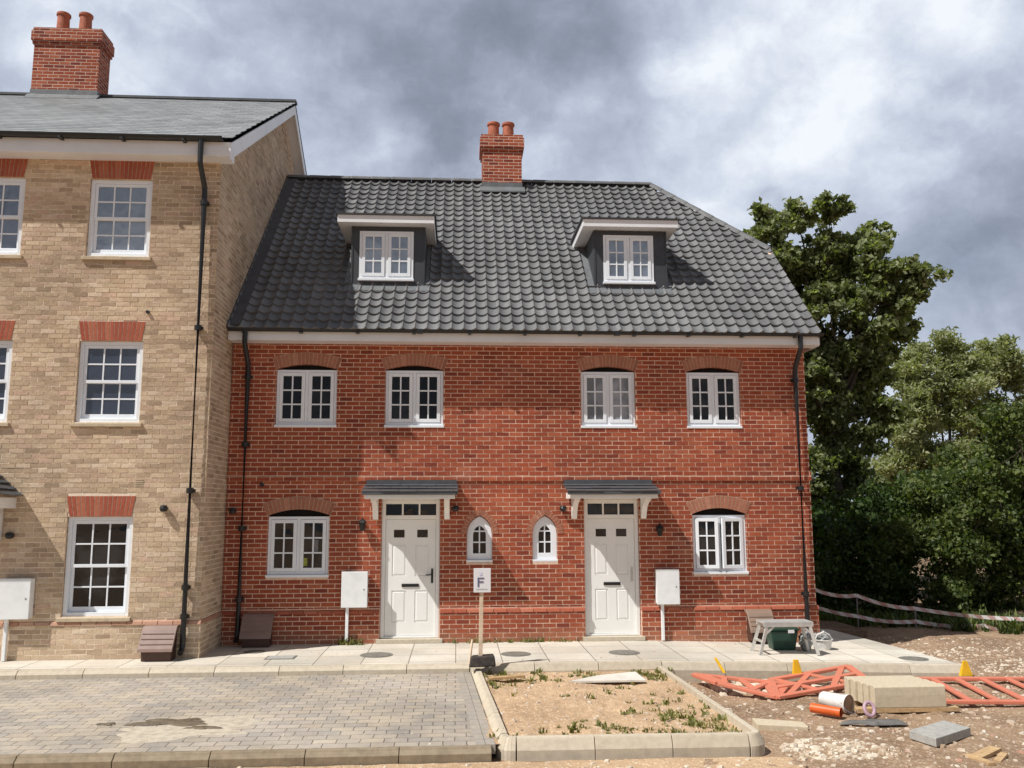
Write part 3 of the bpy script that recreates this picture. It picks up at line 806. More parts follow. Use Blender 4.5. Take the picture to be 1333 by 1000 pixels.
# roof
roofm = MB(); pantiles(roofm, XL + .02, 6.34, 14.555, 5.215, 19.05, 9.60)
rme = bpy.data.meshes.new('tmp'); roof = build('roof', roofm, M['tile'], red, fixn=False)
bm = bmesh.new(); bm.from_mesh(roof.data)
off = Vector(red.location)
pa = Vector((6.345, 16.85, 0)) - off; pb = Vector((4.40, 19.05, 0)) - off; dd = (pb - pa); nn = Vector((-dd.y, dd.x, 0))
if nn.dot(Vector((1, 0, 0))) < 0: nn = -nn
bmesh.ops.bisect_plane(bm, geom=bm.verts[:] + bm.edges[:] + bm.faces[:], plane_co=pa, plane_no=nn, clear_outer=True)
bmesh.ops.recalc_face_normals(bm, faces=bm.faces)
bm.to_mesh(roof.data); bm.free()
# underlay, rear slope and half hip
mb = MB(); e = .03
mb.add([(XL, 14.62, 5.21), (6.33, 14.62, 5.21), (6.33, 16.85, 7.39), (4.4, 19.05, 9.54), (XL, 19.05, 9.54)], [(0, 1, 2, 3, 4)])
mb.add([(XL, 23.75, 4.95), (6.33, 23.75, 4.95), (6.33, 21.25, 7.39), (4.4, 19.05, 9.54), (XL, 19.05, 9.54)], [(4, 3, 2, 1, 0)])
mb.add([(6.36, 16.84, 7.42), (6.36, 21.26, 7.42), (4.4, 19.05, 9.58)], [(0, 1, 2)])
build('roof_slope', mb, M['tile'], roof)
ridge_tiles('ridge_tile', (XL + .02, 19.05, 9.60), (4.45, 19.05, 9.60), roof)
ridge_tiles('hip_tile', (6.36, 16.84, 7.42), (4.45, 19.03, 9.59), roof, .105, .4)
mb = MB(); mb.bar((6.345, 14.62, 5.20), (6.345, 16.88, 7.44), .03, .15); mb.bar((6.31, 14.70, 5.34), (6.31, 16.86, 7.48), .10, .02)
build('verge', mb, M['tile'], roof)
mb = MB(); mb.bar((6.31, 16.64, 7.265), (6.31, 16.92, 7.50), .08, .035); build('hip_end_cap', mb, M['mortar_red'], roof)
mb = MB(); mb.bar((XL + .10, 14.58, 5.29), (XL + .10, 19.05, 9.655), .24, .03); build('flashing', mb, M['lead_dark'], roof)
chimney(red, .535, 1.425, 18.72, 19.4, 9.33, 10.62, [(.80, 19.05, .13), (1.14, 19.05, .13)])
# dormers
roofz = lambda y: 5.235 + (9.60 - 5.235) / (19.05 - 14.58) * (y - 14.58)
def dormer(x0, x1, wx0, wx1, z0):
    yd = 15.62; zt = 7.38; yb = 16.95
    mb = MB()
    wall_front(mb, x0, x1, z0 - .05, zt, yd, [(wx0, wx1, 6.355, [(wx0, 7.30), (wx1, 7.30)])], .06)
    for x in (x0, x1): mb.add([(x, yd, z0 - .05), (x, yb, roofz(yb) - .05), (x, yb, zt), (x, yd, zt)], [(0, 1, 2, 3)])
    for x in (x0 + .004, x1 - .03): mb.box(x, x + .026, yd - .012, yd, z0, zt - .002)
    d = build('dormer', mb, M['clad'], red)
    w = casement_window(wx0 + .003, wx1 - .003, 6.345, 7.295, yd - .015, d, ('glass_sky', 'glass_sky'))
    m2 = MB(); f0, f1 = x0 - .23, x1 + .17; yf = yd - .24; ye = 17.05
    m2.box(f0, f1, yf, yf + .022, 7.385, 7.525); m2.box(f0, f0 + .022, yf + .023, ye, 7.385, 7.525); m2.box(f1 - .022, f1, yf + .023, ye, 7.385, 7.525)
    m2.box(f0 + .023, f1 - .023, yf + .023, ye, 7.39, 7.41)
    build('fascia', m2, M['fascia'], d, bevel=.003)
    m3 = MB(); m3.hexa([(f0 - .03, yf - .03, 7.527), (f1 + .03, yf - .03, 7.527), (f1 + .03, ye + .1, 7.527), (f0 - .03, ye + .1, 7.527), (f0 - .03, yf - .03, 7.555), (f1 + .03, yf - .03, 7.555), (f1 + .03, ye + .1, 7.60), (f0 - .03, ye + .1, 7.60)])
    build('dormer_roof', m3, M['roof_edge'], d)
    m4 = MB(); m4.hexa([(x0 - .10, yd - .17, roofz(yd - .17) + .03), (x1 + .06, yd - .17, roofz(yd - .17) + .03), (x1 + .06, yd - .002, z0 + .03), (x0 - .10, yd - .002, z0 + .03),
                        (x0 - .10, yd - .17, roofz(yd - .17) + .055), (x1 + .06, yd - .17, roofz(yd - .17) + .055), (x1 + .06, yd - .002, z0 + .08), (x0 - .10, yd - .002, z0 + .08)])
    for s in (-1, 1):
        xx = x0 - .05 if s < 0 else x1 + .04
        m4.bar((xx, yd, roofz(yd) + .055), (xx, yb - .1, roofz(yb - .1) + .055), .12 if s < 0 else .07, .02)
    build('flashing', m4, M['lead'], d)
dormer(-1.965, -.61, -1.815, -.82, 6.20)
dormer(2.535, 3.92, 2.71, 3.665, 6.20)

# ================================================================== YELLOW HOUSE
yel = thing('yellow_brick_house', 'tall yellow brick house with slate roof and white sash windows', 'house', (-9.5, 13.8, 0))
Yy = 13.8; YX = -3.876; YL = -16.0; YYB = 23.2; RY, RZ = 18.5, 11.17
cols_x = [(-5.925, -4.942), (-7.915, -6.935), (-10.2, -9.22)]
rows_z = [(6.22, 7.505), (3.56, 4.845), (.625, 2.112)]
holes = []
for i, (a, b) in enumerate(cols_x):
    for j, (c, d) in enumerate(rows_z):
        if i == 1 and j == 2: continue
        holes.append((a, b, c, [(a, d), (b, d)]))
holes.append((-7.95, -6.97, 0, [(-7.95, 2.1), (-6.97, 2.1)]))
mb = MB(); wall_front(mb, YL, YX, -.4, 7.95, Yy, holes, .11, 0, 2)
def ycut(z):
    iv = []
    for a, b, z0, pr in holes:
        zt = pr[0][1]
        if z0 < z < zt: iv.append((a - .004, b + .004))
        elif zt <= z < zt + .315 and a > -11 and z0 > 0: f_ = (z - zt) / .31; iv.append((a + .03 - .06 * f_ + .006, b - .03 + .05 * f_ - .006))
    return iv
brick_skin(mb, 'y', Yy, -11.0, YX, .58, 7.82, ycut, seed=31, proud=.0062, jit=.003, rag=.0035)
brick_skin(mb, 'x', YX, Yy, 15.0, .58, 8.75, top=lambda y: 7.95 + (y - Yy) * .63, seed=32, proud=.004, jit=.0025, rag=.003)
brick_skin(mb, 'x', YX, 15.0, 20.5, 5.1, 11.0, top=lambda y: 7.95 + (min(y, 2 * RY - y) - Yy) * .63, seed=33, proud=.004, jit=.0025, rag=.003)
brick_skin(mb, 'y', Yy, YL, -11.0, .58, 7.82, ycut, seed=34, proud=.0055)
mb.add([(YX, Yy, -.4), (YX, YYB, -.4), (YX, YYB, 8.1), (YX, RY, 11.0), (YX, Yy, 7.95)], [(0, 1, 2, 3, 4)])
mb.add([(YL, Yy, -.4), (YL, YYB, -.4), (YL, YYB, 8.1), (YL, RY, 11.0), (YL, Yy, 7.95)], [(0, 1, 2, 3, 4)])
mb.quad((YL, YYB, -.4), (YX, YYB, -.4), (YX, YYB, 8.1), (YL, YYB, 8.1))
build('wall', mb, [M['mortar_yellow'], M['yellow_bricks'], M['yellow_brick']], yel, fixn=False)
mb = MB(); mb.quad((YL + .05, Yy + .125, .02), (YX - .05, Yy + .125, .02), (YX - .05, Yy + .125, 7.9), (YL + .05, Yy + .125, 7.9)); build('shade_backing', mb, M['dark_void'], yel)  # black sheet added as painted shade behind the openings
for i, (a, b) in enumerate(cols_x):
    for j, (c, d) in enumerate(rows_z):
        if i == 1 and j == 2: continue
        g = ('glass', 'glass') if j == 2 else ('glass_sky', 'glass_sky')
        w = sash_window(a + .004, b - .004, c + .002, d - .002, Yy + .035, yel, g)
        m2 = MB(); m2.hexa([(a - .05, Yy - .055, c - .072), (b + .05, Yy - .055, c - .072), (b + .05, Yy + .10, c - .072), (a - .05, Yy + .10, c - .072), (a - .05, Yy - .055, c - .018), (b + .05, Yy - .055, c - .018), (b + .05, Yy + .10, c - .001), (a - .05, Yy + .10, c - .001)])
        build('sill', m2, M['sill_stone'], w, bevel=.005)
        flat_arch('arch', a + .03, b - .03, a - .03, b + .02, d + .003, d + .31, Yy, yel, 15)
mb = MB()
for a, b in ((YL, -7.96), (-6.96, YX + .022)):
    mb.box(a, b, Yy - .022, Yy + .02, -.4, .50); x = a; m2 = MB()
    while x < b - .02:
        e = min(b, x + .215)
        m2.hexa([(x, Yy - .04, .50), (e, Yy - .04, .50), (e, Yy + .02, .50), (x, Yy + .02, .50), (x, Yy - .028, .545), (e, Yy - .028, .545), (e, Yy + .02, .575), (x, Yy + .02, .575)]); x += .225
    build('bullnose_course', m2, M['bullnose_pale'], yel)
mb.box(YX - .02, YX + .022, Yy + .021, 15.0, -.4, .50)
brick_skin(mb, 'y', Yy - .022, -6.96, YX + .022, -.15, .497, seed=41, proud=.004, jit=.0025, rag=.003); brick_skin(mb, 'y', Yy - .022, -11, -7.96, -.15, .497, seed=42); brick_skin(mb, 'x', YX + .022, Yy - .022, 15.0, -.15, .497, seed=43)
m2 = MB(); m2.hexa([(YX - .02, Yy + .021, .50), (YX + .04, Yy + .021, .50), (YX + .04, 14.95, .50), (YX - .02, 14.95, .50), (YX - .02, Yy + .021, .575), (YX + .022, Yy + .021, .545), (YX + .022, 14.95, .545), (YX - .02, 14.95, .575)])
build('plinth', mb, [M['mortar_yellow'], M['yellow_bricks']], yel); build('bullnose_course', m2, M['bullnose_pale'], yel)
# eaves, verge, roof
eY = 13.44; eZ = 8.10; sl = (RZ - eZ) / (RY - eY)
mb = MB(); mb.box(YL, YX + .24, 13.46, 13.485, 7.80, 8.03); mb.box(YL, YX + .22, 13.486, 13.79, 7.81, 7.83)
build('fascia', mb, M['fascia'], yel, bevel=.003)
mb = MB(); xb = YX + .23
for s in (0, 1):
    y0, z0, y1, z1 = (13.47, 8.02, RY, RZ - .08) if s == 0 else (23.6, 8.02, RY, RZ - .08)
    mb.hexa([(xb - .012, y0, z0 - .28), (xb + .012, y0, z0 - .28), (xb + .012, y1, z1 - .20), (xb - .012, y1, z1 - .20), (xb - .012, y0, z0), (xb + .012, y0, z0), (xb + .012, y1, z1), (xb - .012, y1, z1)])
    mb.hexa([(YX + .002, y0, z0 - .23), (xb - .014, y0, z0 - .23), (xb - .014, y1, z1 - .16), (YX + .002, y1, z1 - .16), (YX + .002, y0, z0 - .21), (xb - .014, y0, z0 - .21), (xb - .014, y1, z1 - .14), (YX + .002, y1, z1 - .14)])
mb.box(YX + .003, xb - .014, 13.487, 13.79, 7.795, 7.90)
build('bargeboard', mb, M['fascia'], yel)
mb = MB(); Sv = Vector((0, RY - eY, RZ - eZ))
strip_slates(mb, (YL, eY - .03, eZ - .02), (1, 0, 0), Sv, YX + .27 - YL, Sv.length + .03, .25, .20, .0035, seed=3)
roofY = build('roof', mb, M['slate'], yel)
mb = MB(); mb.add([(YL, eY, eZ - .03), (YX + .25, eY, eZ - .03), (YX + .25, RY, RZ - .03), (YL, RY, RZ - .03), (YX + .25, 23.6, eZ - .03), (YL, 23.6, eZ - .03)], [(0, 1, 2, 3), (3, 2, 4, 5)])
build('roof_slope', mb, M['roof_edge'], roofY)
mb = MB(); mb.bar((YL, RY, RZ + .0), (YX + .27, RY, RZ + .0), .20, .05); build('ridge_tile', mb, M['lead_dark'], roofY)
gutter(YL, YX + .13, 13.385, 8.075, yel, r=.06)
downpipe(-4.085, Yy - .022, 8.03, 13.385, yel, .10, neck=7.66, clips=(7.1, 5.05, 2.5, 1.05, .62))
chimney(yel, -9.22, -7.83, 18.25, 18.82, 11.03, 12.62, [(-8.76, 18.5, .13), (-8.28, 18.5, .13)], flash=.17)
# door and pitched canopy at the frame's left edge
mb = MB(); frame_rect(mb, -7.945, -6.975, .05, 2.09, .07, Yy + .03, Yy + .10); dY = build('door', mb, M['cream_paint'], yel)
mb = MB(); mb.box(-7.87, -7.05, Yy + .05, Yy + .08, .09, 2.02); build('door_leaf', mb, M['cream_paint'], dY)
cx = -7.46; hw = .80; zE = 2.42; zR = 3.16; yF = 13.22
mb = MB()
for s in (-1, 1):
    mb.bar((cx + s * (hw - .05), yF + .05, zE - .10), (cx + s * (hw - .05), Yy - .002, zE - .10), .03, .16)
mb.bar((cx - hw + .04, yF + .03, zE - .10), (cx + hw - .04, yF + .03, zE - .10), .03, .16)
mb.prism([(cx - hw + .03, zE - .02), (cx + hw - .03, zE - .02), (cx, zR - .06)], yF + .05, yF + .07)
mb.box(cx + hw - .28, cx + hw - .20, 13.45, Yy - .03, 1.75, zE - .18); mb.box(cx - hw + .06, cx - hw + .16, 13.40, Yy - .03, 1.55, zE - .18)
cn = build('door_canopy', mb, M['cream_paint'], yel)
mb = MB(); LS = math.hypot(hw + .04, zR - zE)
strip_slates(mb, (cx + hw + .04, yF, zE), (0, 1, 0), (-(hw + .04), 0, zR - zE), Yy - .005 - yF, LS, .20, .14, .014, seed=8)
strip_slates(mb, (cx - hw - .04, Yy - .005, zE), (0, -1, 0), ((hw + .04), 0, zR - zE), Yy - .005 - yF, LS, .20, .14, .014, seed=9)
build('canopy_slate', mb, M['lead_dark'], cn)
mb = MB(); mb.prism([(cx - hw, zE - .01), (cx + hw, zE - .01), (cx, zR - .02)], yF + .02, yF + .045); build('canopy_gable', mb, M['lead'], cn)
mb = MB(); mb.box(-4.96, -4.81, Yy - .006, Yy + .01, 2.55, 2.70)
for k in range(4): mb.box(-4.945, -4.825, Yy - .012, Yy - .007, 2.57 + .032 * k, 2.585 + .032 * k)
build('air_vent', mb, M['sill_stone'], yel)
mb = MB(); mb.tube([(-4.898, Yy - .05, 5.31), (-4.898, Yy + .02, 5.31)], .026, 12); build('overflow_pipe', mb, M['black_plastic'], yel)
mb = MB(); mb.tube([(-3.285, Yf - .035, 2.625), (-3.285, Yf + .02, 2.625)], .035, 12); build('overflow_pipe', mb, M['black_plastic'], red)

# ================================================================== FIXTURES ON THE WALLS
def meter_box(x0, x1, z0, z1, yw, px, label):
    t = thing('meter_box', label, 'meter box', ((x0 + x1) / 2, yw, 0), 'white meter boxes on the house fronts')
    d = .16
    mb = MB(); mb.box(x0, x1, yw - d + .02, yw - .002, z0, z1); build('cabinet', mb, M['meter'], t, bevel=.012)
    mb = MB(); mb.box(x0 - .008, x1 + .008, yw - d, yw - d + .018, z0 - .008, z1 + .008); dr = build('door', mb, M['meter'], t, bevel=.008)
    mb = MB(); mb.tube([(x1 - .05, yw - d - .004, (z0 + z1) / 2), (x1 - .05, yw - d + .002, (z0 + z1) / 2)], .012, 10); build('lock', mb, M['sheet_grey'], dr)
    mb = MB(); mb.box(px - .025, px + .025, yw - .085, yw - .03, .005, z0 - .003); build('conduit', mb, M['meter'], t, bevel=.006)
meter_box(-1.885, -1.472, .61, 1.178, 14.97, -1.80, 'white meter box half in shade, left of the red house left door')
meter_box(3.388, 3.765, .61, 1.178, 14.97, 3.49, 'white sunlit meter box right of the red house right door')
meter_box(-6.79, -6.32, .62, 1.20, 13.78, -6.67, 'white meter box on the yellow brick wall beside its sash window')

def gas_box(xc, w, yw, label, top='brown_plastic', ht=.5):
    t = thing('gas_meter_box', label, 'gas meter box', (xc, yw, 0), 'half-sunk gas meter boxes at the wall foot')
    h = w / 2
    def lid(y, z, s): return [(xc - h * s, y, z), (xc + h * s, y, z)]
    mb = MB()
    a = lid(yw - .004, .004, .86); b = lid(yw - .26, .004, .86); c = lid(yw - .004, ht - .05, .86); e = lid(yw - .14, ht - .06, .86); f = lid(yw - .27, .15, .86)
    mb.add(a + b + c + e + f, [(2, 3, 9, 8), (8, 9, 7, 6), (6, 7, 5, 4), (0, 2, 8, 6, 4), (1, 5, 7, 9, 3), (0, 1, 3, 2), (0, 4, 5, 1)])
    build('body', mb, M['brown_dark'], t, bevel=.01)
    mb = MB()
    # lid: top step and sloping ribbed front
    p = [(yw - .004, ht), (yw - .11, ht - .01), (yw - .16, ht - .06), (yw - .315, .19), (yw - .33, .145), (yw - .30, .14), (yw - .14, ht - .09), (yw - .004, ht - .04)]
    n = len(p); vs = [(xc - h, y, z) for y, z in p] + [(xc + h, y, z) for y, z in p]
    mb.add(vs, [tuple(range(n)), tuple(range(n, 2 * n))] + [(i, (i + 1) % n, n + (i + 1) % n, n + i) for i in range(n)])
    for k in range(3):
        f = .2 + .28 * k; y = yw - .16 - .155 * f; z = ht - .06 - (ht - .25) * f
        mb.bar((xc - h * .93, y - .006, z), (xc + h * .93, y - .006, z), .012, .016)
    build('lid', mb, M[top], t, bevel=.008)
gas_box(-4.41, .50, 13.78, 'brown gas meter box at the foot of the yellow brick wall')
gas_box(-3.235, .50, 14.975, 'brown gas meter box in shade at the red wall by the corner downpipe', ht=.52)
gas_box(5.14, .44, 14.975, 'brown gas meter box behind the aluminium work platform', 'brown_pale', ht=.50)

def lamp(x, z, yw, label, kind='tube'):
    t = thing('wall_light', label, 'wall light', (x, yw, z), 'black wall lights')
    mb = MB(); mb.tube([(x, yw - .03, z), (x, yw - .001, z)], .045, 14); build('mounting', mb, M['black_plastic'], t)
    mb = MB()
    if kind == 'tube': mb.lathe((x, yw - .10, z - .075), [(.0, 0), (.05, 0), (.053, .01), (.053, .14), (.05, .15), (0, .15)], 18)
    elif kind == 'lantern':
        mb.lathe((x, yw - .10, z - .10), [(.0, 0), (.035, .0), (.06, .13), (.075, .135), (.05, .17), (.012, .20), (.012, .215), (0, .22)], 6)
    else: mb.lathe((x, yw - .07, z - .04), [(0, -.012), (.045, -.005), (.062, .04), (.045, .085), (0, .092)], 14)
    build('shade', mb, M['black_plastic'], t)
    mb = MB(); mb.bar((x, yw - .03, z + .02), (x, yw - .10, z + .02), .02, .02); build('arm', mb, M['black_plastic'], t)
lamp(-4.476, 2.232, Yy, 'round black light on sunlit yellow brick beside the downpipe', 'round')
lamp(-6.73, 1.835, Yy, 'black light on yellow brick in the door canopy shadow', 'round')
lamp(-3.74, 2.19, Yf, 'round black light in shade between the corner and the downpipe', 'round')
lamp(-1.58, 1.95, Yf, 'black lantern left of the red house left door', 'lantern')
lamp(3.48, 1.84, Yf, 'black lantern right of the red house right door', 'lantern')
lamp(-.02, 2.215, Yf, 'small round black fitting right of the left door canopy', 'round')
lamp(1.82, 2.21, Yf, 'small round black fitting left of the right door canopy', 'round')

# ================================================================== SETTING
def fz(x, y=0): return -.025 * max(0, x - 3.0)
KY = 12.92
# ground
def grid(name, x0, x1, y0, y1, nx, ny, zf, mat, kind='structure', **kw):
    X = np.linspace(x0, x1, nx); Y = np.linspace(y0, y1, ny); mb = MB()
    mb.v = [(x, y, zf(x, y)) for y in Y for x in X]
    mb.f = [[j * nx + i, j * nx + i + 1, (j + 1) * nx + i + 1, (j + 1) * nx + i] for j in range(ny - 1) for i in range(nx - 1)]; mb.mi = [0] * len(mb.f)
    o = build(name, mb, mat, smooth=True, fixn=False); tag(o, kind=kind, **kw); return o
from mathutils import noise as mn
def dirtz(x, y):
    n = mn.fractal(Vector((x * .7, y * .7, 3)), 1, 2, 4) * .045 + mn.fractal(Vector((x * 4, y * 4, 7)), 1, 2, 3) * .014
    base = -.285 + .10 * max(0, min(1, (y - 13.2) / 4)) * max(0, min(1, (x - 7.6) / 1.5))
    if x < 3.4 and y < 12.9: n = n * .4; base = -.275
    if y < 8.9: base += .02
    if x < 7.2 and y > 12.85: base = -.5; n = 0
    return base + n
mb = MB(); mb.quad((-400, -200, -.62), (400, -200, -.62), (400, 600, -.62), (-400, 600, -.62)); tag(build('terrain', mb, M['dirt']), kind='structure')
grid('ground', -9, 16, 3, 22, 420, 320, dirtz, M['dirt'])
# sandy apron in front of the planter and paving
grid('sand_apron', -7, 3.35, 5.0, 8.93, 170, 80, lambda x, y: -.242 + mn.fractal(Vector((x * 3, y * 3, 9)), 1, 2, 4) * .012 - .03 * max(0, x - 2.8), M['sand'])
# footpath
mb = MB()
mb.sheet([(-16, KY + .13), (3.0, KY + .13), (3.0, 15.0), (XL + .012, 15.0), (XL + .012, Yy + .004), (-16, Yy + .004)], -.3, 0)
mb.sheet([(3.0, KY + .13), (7.56, KY + .13), (7.15, 16.75), (6.2, 16.75), (6.2, 15.0), (3.0, 15.0)], lambda x, y: fz(x) - .3, lambda x, y: fz(x))
tag(build('footpath', mb, M['slabs']), kind='structure')
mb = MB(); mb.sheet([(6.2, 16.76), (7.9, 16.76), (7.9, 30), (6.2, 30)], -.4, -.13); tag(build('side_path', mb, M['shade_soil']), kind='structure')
# block paving
mb = MB(); mb.sheet([(-16, 9.06), (.21, 9.06), (.03, KY - .005), (-16, KY - .005)], -.4, -.115)
o = tag(build('block_paving', mb, M['blocks']), kind='structure')
mb = MB(); x = 9.07
while x < KY - .03:
    for (xa, xb) in ((.02, .115), (.12, .215)):
        f = (x - 9.07) / 3.85
        s = -.19 * f + .185
        mb.hexa([(xa + s - .0, x, -.2), (xb + s - .0, x, -.2), (xb + s - .01, x + .20, -.2), (xa + s - .01, x + .20, -.2), (xa + s, x, -.1105), (xb + s, x, -.1105), (xb + s - .01, x + .20, -.1105), (xa + s - .01, x + .20, -.1105)])
    x += .208
tag(build('paving_border', mb, island_mat('border_block', BL, .9, 20, .3, .003)), kind='structure')

def kerb(name, pts, zf, face=.22, stone=.915, r0=0, mat='kerb'):
    """half-batter kerb stones swept along pts; the face is on the right-hand side of travel"""
    mb = MB(); prof = [(0, -face - .15), (0, -face * .52), (.046, -.018), (.056, -.003), (.066, 0), (.125, 0), (.125, -face - .15)]
    P = [Vector((a, b, 0)) for a, b in pts]
    segs = [(P[i + 1] - P[i]).length for i in range(len(P) - 1)]
    nrm = []
    for i in range(len(P)):
        d = Vector((0, 0, 0))
        if i > 0: d += (P[i] - P[i - 1]).normalized()
        if i < len(P) - 1: d += (P[i + 1] - P[i]).normalized()
        d.normalize(); nrm.append(Vector((-d.y, d.x, 0)))
    def ring(p, n): return [(p + n * o + Vector((0, 0, zf(p.x) + z))) for o, z in prof]
    m = len(prof)
    for i in range(len(P) - 1):
        k = max(1, int(round(segs[i] / stone)))
        for q in range(k):
            g = .004 / max(.05, segs[i])
            t0 = q / k + (g if k > 1 or segs[i] > .3 else 0); t1 = (q + 1) / k - (g if k > 1 or segs[i] > .3 else 0)
            A = ring(P[i].lerp(P[i + 1], t0), nrm[i].lerp(nrm[i + 1], t0)); B = ring(P[i].lerp(P[i + 1], t1), nrm[i].lerp(nrm[i + 1], t1))
            jz = Vector((0, 0, random.uniform(-.002, .002)))
            A = [a + jz for a in A]; B = [b + jz for b in B]
            mb.add(A + B, [(a, (a + 1) % m, m + (a + 1) % m, m + a) for a in range(m)] + [tuple(range(m)), tuple(range(m, 2 * m))])
    return tag(build(name, mb, M[mat], bevel=.004), kind='structure')
kerb('kerb', [(-16, KY), (.20, KY)], fz, .11)
kerb('kerb', [(.205, KY), (3.0, KY)], fz, .2)
kerb('kerb', [(3.005, KY), (7.66, KY)], fz, .22)
kerb('edging_kerb', [(7.63, KY + .16), (7.25, 16.75)], fz, .16)
kerb('edging_kerb', [(-16, 8.945), (.36, 8.945)], lambda x: -.113, .10, mat='edging')
# planter kerbs, outside face to the right of travel
arc = lambda cx, cy, r, a0, a1, n=7: [(cx + r * math.cos(R(a0 + (a1 - a0) * i / n)), cy + r * math.sin(R(a0 + (a1 - a0) * i / n))) for i in range(n + 1)]
PZ = lambda x: -.055
kerb('planter_kerb', [(.225, KY - .01), (.405, 9.28)], PZ, .1)
kerb('planter_kerb', arc(.60, 9.235, .195, 180, 270), PZ, .22, .6)
kerb('planter_kerb', [(.61, 9.04), (2.97, 9.02)], PZ, .22)
kerb('planter_kerb', arc(2.98, 9.22, .20, 270, 362), PZ, .22, .6)
kerb('planter_kerb', [(3.18, 9.235), (3.05, KY - .01)], PZ, .22)
bedz = lambda x, y: -.125 + mn.fractal(Vector((x * 1.6, y * 1.6, 1)), 1, 2, 5) * .035 + mn.fractal(Vector((x * 9, y * 9, 5)), 1, 2, 3) * .012
grid('planting_bed', .32, 3.08, 9.14, KY + .0, 130, 150, lambda x, y: bedz(x, y) if .5 < x < 2.9 and 9.3 < y < 12.7 else bedz(x, y), M['sand'])
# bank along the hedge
grid('bank', 7.4, 40, 15.6, 40, 120, 90, lambda x, y: -.33 + .16 * max(0, min(1, (y - (19.5 - .55 * (x - 7)) + 1.5) / 2.0)) + mn.fractal(Vector((x * 1.2, y * 1.2, 4)), 1, 2, 4) * .05, M['shade_soil'])

# stones
def stones(name, n, area, zf, smin, smax, mat, label, cat, power=3, kind='stuff'):
    mb = MB(); base = [(-1, -1, -.6), (1, -1, -.6), (1, 1, -.6), (-1, 1, -.6), (-.7, -.6, .6), (.7, -.7, .5), (.65, .7, .6), (-.7, .65, .55)]
    for i in range(n):
        x, y = area(); s = smin + (smax - smin) * random.random() ** power; a = random.random() * 6.28; z = zf(x, y)
        ca, sa = math.cos(a), math.sin(a); sx, sy, sz = s * random.uniform(.6, 1.3), s * random.uniform(.6, 1.2), s * random.uniform(.4, .9)
        vs = []
        for p in base:
            q = [c * random.uniform(.72, 1.15) for c in p]
            vs.append((x + ca * q[0] * sx - sa * q[1] * sy, y + sa * q[0] * sx + ca * q[1] * sy, z + q[2] * sz + sz * .25))
        mb.hexa(vs)
    o = build(name, mb, M[mat]); tag(o, label, cat, kind=kind); return o
def right_area():
    while True:
        x = random.uniform(3.1, 12); y = random.uniform(7.4, 17.5)
        if y < 12.85 and x > 3.3 - (y - 9) * .03 or (x > 7.8 and y < 16.8 - .45 * (x - 8)): return x, y
stones('rubble', 5200, right_area, dirtz, .007, .042, 'stone_bits', 'small brown stones scattered over the bare dirt', 'rubble', 3)
def pale_area():
    if random.random() < .30:
        a = random.random() * 6.28; r = random.random() ** .6; return 3.95 + .62 * r * math.cos(a), 9.22 + .42 * r * math.sin(a)
    return random.uniform(7.9, 11.5), random.uniform(11.5, 15.3)
stones('pale_rubble', 1500, pale_area, dirtz, .007, .042, 'pale_bits', 'pale crushed stone strewn beside the planter and the path end', 'rubble', 3)
def pale2():
    return random.uniform(3.6, 6.6), 12.15 + random.uniform(-.2, .6)
stones('broken_brick', 90, pale2, dirtz, .03, .11, 'pale_bits', 'broken pale rubble lumps along the kerb behind the orange barrier', 'rubble', 2)
stones('bed_gravel', 600, lambda: (random.uniform(.36, 3.0), random.uniform(9.2, 12.88)), bedz, .006, .028, 'stone_bits', 'small stones in the sandy planting bed', 'gravel', 3)
def apron(): return random.uniform(-4.5, 3.4), random.uniform(8.0, 8.9)
stones('apron_gravel', 500, apron, lambda x, y: -.24 - .03 * max(0, x - 2.8), .006, .03, 'pale_bits', 'pale grit on the sand in front of the planter kerb', 'gravel', 3)

stones('paving_grit', 260, lambda: (random.uniform(-6.5, .1), random.uniform(9.1, 12.9)), lambda x, y: -.114, .003, .014, 'pale_bits', 'loose grit scattered on the block paving', 'grit', 3)
stones('path_grit', 160, lambda: (random.uniform(-3.5, 7.0), random.uniform(13.1, 14.9)), lambda x, y: fz(x), .003, .016, 'stone_bits', 'loose grit scattered on the footpath slabs', 'grit', 3)
def blob(name, cx, cy, rx, ry, z, mat, label, cat, seed=1, th=.006, n=48, rough=.5, kind=None):
    r = random.Random(seed); pts = []
    for i in range(n):
        a = 2 * math.pi * i / n; k = 1 + rough * mn.noise(Vector((math.cos(a) * 1.7 + seed, math.sin(a) * 1.7, seed * 3.1))) + .15 * mn.noise(Vector((math.cos(a) * 7, math.sin(a) * 7, seed)))
        pts.append((cx + rx * k * math.cos(a), cy + ry * k * math.sin(a)))
    mb = MB(); c = (cx, cy, z + th); vs = [(x, y, z) for x, y in pts] + [(cx + (x - cx) * .85, cy + (y - cy) * .85, z + th) for x, y in pts] + [c]
    mb.add(vs, [(i, (i + 1) % n, n + (i + 1) % n, n + i) for i in range(n)] + [(n + i, n + (i + 1) % n, 2 * n) for i in range(n)])
    o = build(name, mb, M[mat], smooth=True, origin=(cx, cy, z)); tag(o, label, cat, kind=kind); return o
blob('sand_spill', -2.95, 10.0, .75, .42, -.1145, 'sand_spill', 'pale dried sand spilled around the wet patch on the paving', 'spilled sand', 4, .004, rough=.8)
blob('mud_patch', -3.08, 10.22, .43, .14, -.110, 'mud', 'brown wet sand patch on the grey block paving', 'mud patch', 2, .016, rough=1.1)
blob('mud_spot', -2.70, 9.95, .17, .06, -.110, 'mud', 'small brown smear at the right end of the wet sand patch', 'mud patch', 5, .012, rough=1.0)
blob('mud_spot', -3.80, 10.20, .09, .04, -.110, 'mud', 'small brown spot left of the wet sand patch on the paving', 'mud patch', 9, .01, rough=1.0)

